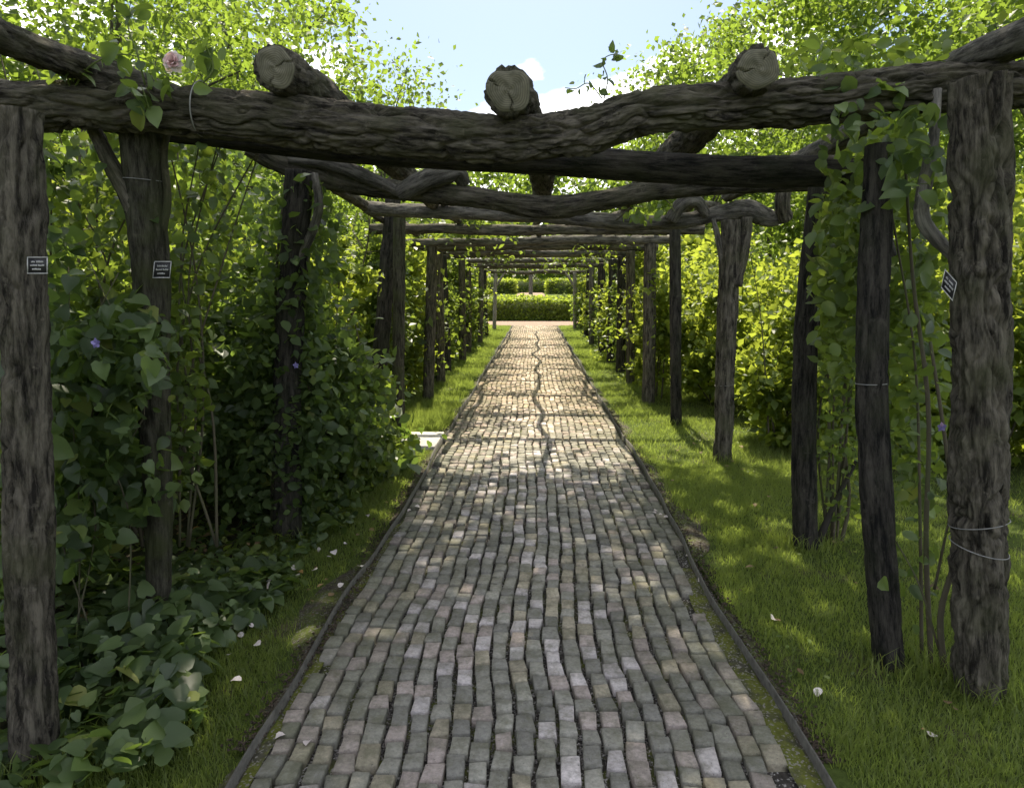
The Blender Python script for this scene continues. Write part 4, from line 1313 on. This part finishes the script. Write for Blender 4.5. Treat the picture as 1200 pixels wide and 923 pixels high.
for pts, r0 in (([P(1092, 790, 2.85), P(1085, 640, 2.9), P(1088, 480, 2.9), P(1070, 330, 2.95), P(1060, 180, 2.95)], 0.012), ([P(1108, 800, 2.8), P(1102, 720, 2.8), P(1120, 640, 2.82), P(1108, 520, 2.9), P(1090, 400, 2.95)], 0.014),
                ([P(1080, 770, 2.9), P(1078, 600, 3.0), P(1072, 420, 3.05), P(1045, 250, 3.0)], 0.008), ([P(1100, 760, 2.8), P(1075, 680, 2.8), P(1035, 610, 2.85)], 0.005), ([P(1095, 690, 2.85), P(1115, 600, 2.8), P(1135, 560, 2.75)], 0.006), ([P(1105, 800, 2.8), P(1122, 770, 2.75), P(1138, 720, 2.7)], 0.010)):
    one_stem('stem', pts, r0, r0 * 0.45, M['stem'], rv)

slim = thing('rose_bush', 'thin upright rose canes growing beside the third post of the lawn row', 'rose', G(972, 640))
b0 = G(972, 640)
for k in range(8):
    x1 = rng.uniform(965, 1005)
    pts = [b0 + rng.normal(0, 0.05, 3) * [1, 1, 0], P((972 + x1) / 2 + rng.normal(0, 6), 500, b0[1]), P(x1, 360, b0[1]), P(x1 + rng.normal(0, 12), rng.uniform(220, 300), b0[1])]
    one_stem('stem', pts, 0.008, 0.003, M['stem'], slim)
one_stem('stem', [P(955, 643, b0[1] - 0.05), P(978, 590, b0[1] - 0.05), P(1003, 540, b0[1] - 0.05)], 0.026, 0.012, M['bark_dark'], slim)
one_stem('stem', [P(985, 640, b0[1]), P(995, 580, b0[1]), P(985, 500, b0[1])], 0.014, 0.008, M['stem'], slim)
leaf_objects(slim, np.vstack([px_blob(50, 985, 340, 24, 110, 4.0, 4.5), px_blob(30, 990, 480, 26, 70, 4.0, 4.5)]), 0.05, OVALS, up=0.6, face=CAMF)
foliage('foliage', np.vstack([px_blob(1300, 990, 350, 38, 140, 4.0, 4.9), px_blob(400, 990, 520, 32, 90, 4.1, 4.7)]), 0.05, M['leaf_mid'], slim, LEAF6)

cane = thing('rose_cane', 'single thin leafy cane standing in front of the sunlit shrubs', 'rose', G(902, 530))
c0 = G(902, 530)
spray(cane, [c0, P(897, 440, c0[1]), P(890, 360, c0[1]), P(876, 280, c0[1])], 34, 0.055, 0.09, 0.010, mat='stem')
cane2 = thing('rose_shoot', 'leafy rose shoot hanging over the knotty grey beam', 'rose', P(750, 245, 6.4))
leaf_objects(cane2, px_blob(60, 752, 238, 34, 24, 6.1, 6.6), 0.07, OVALS, up=0.5, face=CAMF)
one_stem('stem', [P(722, 258, 6.5), P(745, 240, 6.4), P(775, 232, 6.4), P(795, 250, 6.5)], 0.008, 0.004, M['stem'], cane2)

# ------------------------------------------------------------------ plant tags
def plant_tag(c, ux, uy, label):
    c, ux, uy = np.asarray(c, float), np.asarray(ux, float), np.asarray(uy, float)
    nz = np.cross(ux, uy)
    nz = nz / np.linalg.norm(nz)
    if nz[1] > 0:
        nz = -nz
    root = thing('plant_tag', label, 'sign', c)

    def quad(name, x0, x1, y0, y1, z, mat, th=0.002):
        q = [c + ux * x + uy * y + nz * z for x, y in ((x0, y0), (x1, y0), (x1, y1), (x0, y1))]
        q2 = [p - nz * th for p in q]
        obj(name, mesh(name, np.array(q + q2), [np.array([[0, 1, 2, 3], [0, 4, 5, 1], [1, 5, 6, 2], [2, 6, 7, 3], [3, 7, 4, 0], [7, 6, 5, 4]])]), M[mat], root)
    quad('plate', -1, 1, -1, 1, 0, 'tag_black')
    for args in ((-1, 1, 0.88, 1.0), (-1, 1, -1.0, -0.88), (-1, -0.91, -0.88, 0.88), (0.91, 1, -0.88, 0.88)):
        quad('border', *args, 0.0015, 'tag_white')
    for y, segs in ((0.42, ((-0.6, -0.2), (-0.1, 0.55))), (0.0, ((-0.7, 0.0), (0.1, 0.7))), (-0.45, ((-0.5, 0.4),))):
        for x0, x1 in segs:
            x = x0
            while x < x1 - 0.03:
                w = rng.uniform(0.05, 0.11)
                quad('lettering', x, min(x1, x + w), y - 0.10, y + 0.10 * rng.uniform(0.5, 1.2), 0.0015, 'tag_white')
                x += w + 0.045
    return root


dz = L1b[1] - 0.10
plant_tag(P(190, 316, dz), (P(202, 316, dz) - P(190, 316, dz)) * 0.85, (P(191, 306, dz) - P(190, 316, dz)), 'small black plant tag with white border on the mossy forked post')
dz = R0b[1] - 0.16
plant_tag(P(1112, 334, dz), (P(1119, 342, dz - 0.02) - P(1112, 334, dz)), (P(1114.5, 323, dz) - P(1112, 334, dz)), 'small tilted black plant tag hanging beside the big furrowed post')
dz = L0b[1] - 0.08
plant_tag(P(44, 311, dz), (P(56, 311, dz) - P(44, 311, dz)), (P(44, 301, dz) - P(44, 311, dz)), 'small plant tag on the grey first post by the bed')

# ------------------------------------------------------------------ fallen petals and small scraps
PET = leaf_meshes((OVAL[0] * np.array([1.3, 1, 1.6]), OVAL[1], OVAL[2]), M['petal'], 4)
PB, PPATH = 'pale rose petal fallen on the shaded grass verge by the bed', 'pale rose petal fallen on the brick path'
pts = [(320, 683, 0), (333, 672, 0), (341, 666, 0), (371, 667, 0), (327, 679, 0), (334, 681, 0), (397, 688, 0), (376, 643, 0), (383, 652, 0), (403, 637, 0), (286, 742, 0), (296, 729, 0), (297, 734, 0), (203, 714, 0), (268, 767, 0), (283, 797, 0), (305, 755, 0),
       (229, 764, 0), (424, 664, 0), (430, 603, 0), (390, 645, 0), (347, 673, 0), (318, 681, 0), (235, 817, 0), (515, 578, 1), (486, 593, 1), (482, 597, 1), (362, 867, 1), (334, 860, 1), (770, 598, 1), (776, 603, 1), (765, 599, 1), (783, 606, 1), (808, 650, 1), (822, 678, 1), (778, 612, 1), (904, 725, 2), (1090, 862, 2), (960, 805, 2)]
for (px, py, w) in pts:
    g = G(px, py, 0.055 if w != 1 else 0.038)
    o = bpy.data.objects.new('fallen_petal', PET[rng.integers(0, 4)])
    COL.objects.link(o)
    o.location = g
    o.rotation_euler = (rng.normal(0, 0.3), rng.normal(0, 0.3), rng.uniform(0, 6.28))
    sc_ = rng.uniform(0.026, 0.044)
    o.scale = (sc_,) * 3
    o['label'], o['category'] = (PB, PPATH, 'pale rose petal fallen on the lawn beside the steel edging')[w], 'petal'
    o['group'] = ('petals on the verge', 'petals on the path', 'petals on the lawn')[w]

# ------------------------------------------------------------------ bare saplings and twigs in the wood
SAP = 'thin bare sapling stem in the shaded wood behind the bed'
for k in range(15):
    x, y = rng.uniform(-4.6, -2.2), rng.uniform(3.4, 9.5)
    sp_root = thing('sapling', SAP, 'sapling', (x, y, 0.03), 'bare saplings in the wood')
    h = rng.uniform(2.0, 3.6)
    p = [(x, y, -0.05)]
    for q in range(1, 5):
        p.append((p[-1][0] + rng.normal(0.03, 0.10), p[-1][1] + rng.normal(0, 0.08), h * q / 4))
    one_stem('stem', p, rng.uniform(0.012, 0.03), 0.006, M['stem'], sp_root)
    sp = spline(p, 30)
    for q in range(6):
        b = sp[rng.integers(10, 28)]
        e = b + rng.normal(0, 0.32, 3) + np.array([0, 0, 0.25])
        one_stem('twig', [b, (b + e) / 2 + rng.normal(0, 0.05, 3), e], 0.007, 0.002, M['stem'], sp_root, rings=10, sides=5)

# thin leafy growth climbing the forked mossy post
mv = thing('climbing_vine', 'loose leafy vine around the mossy forked post', 'climber', (L1b[0], L1b[1], 0.03))
leaf_objects(mv, np.vstack([px_blob(40, 130, 250, 60, 80, 2.95, 3.3), px_blob(30, 215, 230, 45, 80, 3.2, 3.6), px_blob(26, 200, 440, 30, 90, 3.0, 3.3)]), 0.055, OVALS, up=0.6, face=CAMF)
foliage('foliage', np.vstack([px_blob(600, 110, 250, 70, 100, 3.2, 3.9), px_blob(600, 225, 260, 50, 110, 3.4, 4.2), px_blob(500, 205, 470, 40, 120, 3.2, 3.8)]), 0.055, M['leaf_mid'], mv, LEAF6, up=0.6)
for k in range(10):
    x0 = rng.uniform(60, 260)
    one_stem('stem', [P(x0 + rng.normal(0, 25), 640, 3.5), P(x0 + rng.normal(0, 20), 480, 3.5), P(x0 + rng.normal(0, 25), 320, 3.5), P(x0 + rng.normal(0, 40), 150, 3.5)], rng.uniform(0.005, 0.011), 0.003, M['stem'], mv)

# leaf litter, and longer grass round the post feet
def litter(name, label, x0, x1, y0, y1, n, z, size):
    x, y = rng.uniform(x0, x1, n), rng.uniform(y0, y1, n)
    V, Q, T, r = leaf_cloud(np.c_[x, y, lawn_z(x[None], y[None])[0] + z], size, LEAF6, up=3.0, droop=0.0)
    o = obj(name, mesh(name, V, [Q, T], False, {'rnd': r}), M['dead_leaf'], None, kind='stuff')
    o['label'] = label


M['dead_leaf'] = leaf_mat('dead_leaf', (0.09, 0.06, 0.03), (0.22, 0.15, 0.07), (0.2, 0.13, 0.05), 0.7, 0.2)
litter('leaf_litter', 'brown dead leaves lying in the shaded bed', -3.4, -1.5, 2.4, 8, 700, 0.05, 0.05)
litter('leaf_litter', 'scattered dead leaves on the wide lawn', 1.0, 2.6, 2.3, 7, 60, 0.035, 0.035)
litter('leaf_litter', 'scattered dead leaves on the verge by the bed', -1.6, -1.0, 2.3, 6, 60, 0.03, 0.032)
tl = []
for b in (R0b, R1b, R2b, R3b, R4b, L1b, L2b, L0b):
    a = rng.uniform(0, 6.283, 260)
    rr = 0.09 + np.abs(rng.normal(0, 0.06, 260))
    tl.append(np.c_[b[0] + rr * np.cos(a), b[1] + rr * np.sin(a), np.full(260, 0.02)])
V, Q, T, r = blades(np.vstack(tl), 0.12, 0.005)
o = obj('long_grass', mesh('long_grass', V, [Q, T], False, {'rnd': r}), M['grass'], None, kind='stuff')
o['label'] = 'longer grass tufts round the feet of the posts'
n = 900
x = rng.uniform(1.0, 2.8, n); y = rng.uniform(2.2, 8, n)
V, Q, T, r = blades(np.c_[x, y, lawn_z(x[None], y[None])[0]], 0.10, 0.004)
o = obj('long_grass', mesh('long_grass', V, [Q, T], False, {'rnd': r}), M['grass'], None, kind='stuff')
o['label'] = 'odd longer grass blades standing above the lawn'
n = 2200
x = rng.uniform(1.05, 3.2, n); y = rng.uniform(2.0, 8, n)
k = fbm(np.c_[x * 1.7, y * 1.7, 0 * x], 2, 93) > 0.12
V, Q, T, r = leaf_cloud(np.c_[x, y, lawn_z(x[None], y[None])[0] + 0.03][k], 0.022, LEAF6, up=2.5)
o = obj('clover', mesh('clover', V, [Q, T], False, {'rnd': r}), M['leaf_mid'], None, kind='stuff')
o['label'] = 'small clover leaves in patches among the lawn grass'

# small violet climber blooms
VP_ = leaf_meshes((OVAL[0] * np.array([1.1, 1, 1.2]), OVAL[1], OVAL[2]), M['petal_purple'], 2)
for (fx, fy, dd, lab) in ((347, 428, 4.12, 'small violet bloom on the shrub wrapped post by the bed'), (1103, 500, 2.78, 'small violet bloom beside the big furrowed post'), (113, 402, 2.5, 'small violet bloom among the heart leaved climber')):
    fc = P(fx, fy, dd)
    fl = thing('violet_flower', lab, 'flower', fc)
    for k in range(5):
        a = k * 1.2566 + 0.4
        ax = np.array([math.cos(a), -0.35, math.sin(a)])
        ax /= np.linalg.norm(ax)
        nz = np.array([0, -1.0, 0.2])
        nz = nz - ax * nz.dot(ax)
        nz /= np.linalg.norm(nz)
        X = np.cross(ax, nz)
        s_ = 0.020
        o = bpy.data.objects.new('petal', VP_[k % 2])
        COL.objects.link(o)
        o.parent = fl
        o.matrix_basis = Matrix(((X[0] * s_, ax[0] * s_, nz[0] * s_, 0), (X[1] * s_, ax[1] * s_, nz[1] * s_, 0), (X[2] * s_, ax[2] * s_, nz[2] * s_, 0), (0, 0, 0, 1)))
    one_stem('stem', [fc, fc + np.array([0.01, 0.05, -0.03]), fc + np.array([0.02, 0.14, -0.05])], 0.002, 0.0015, M['stem_green'], fl)
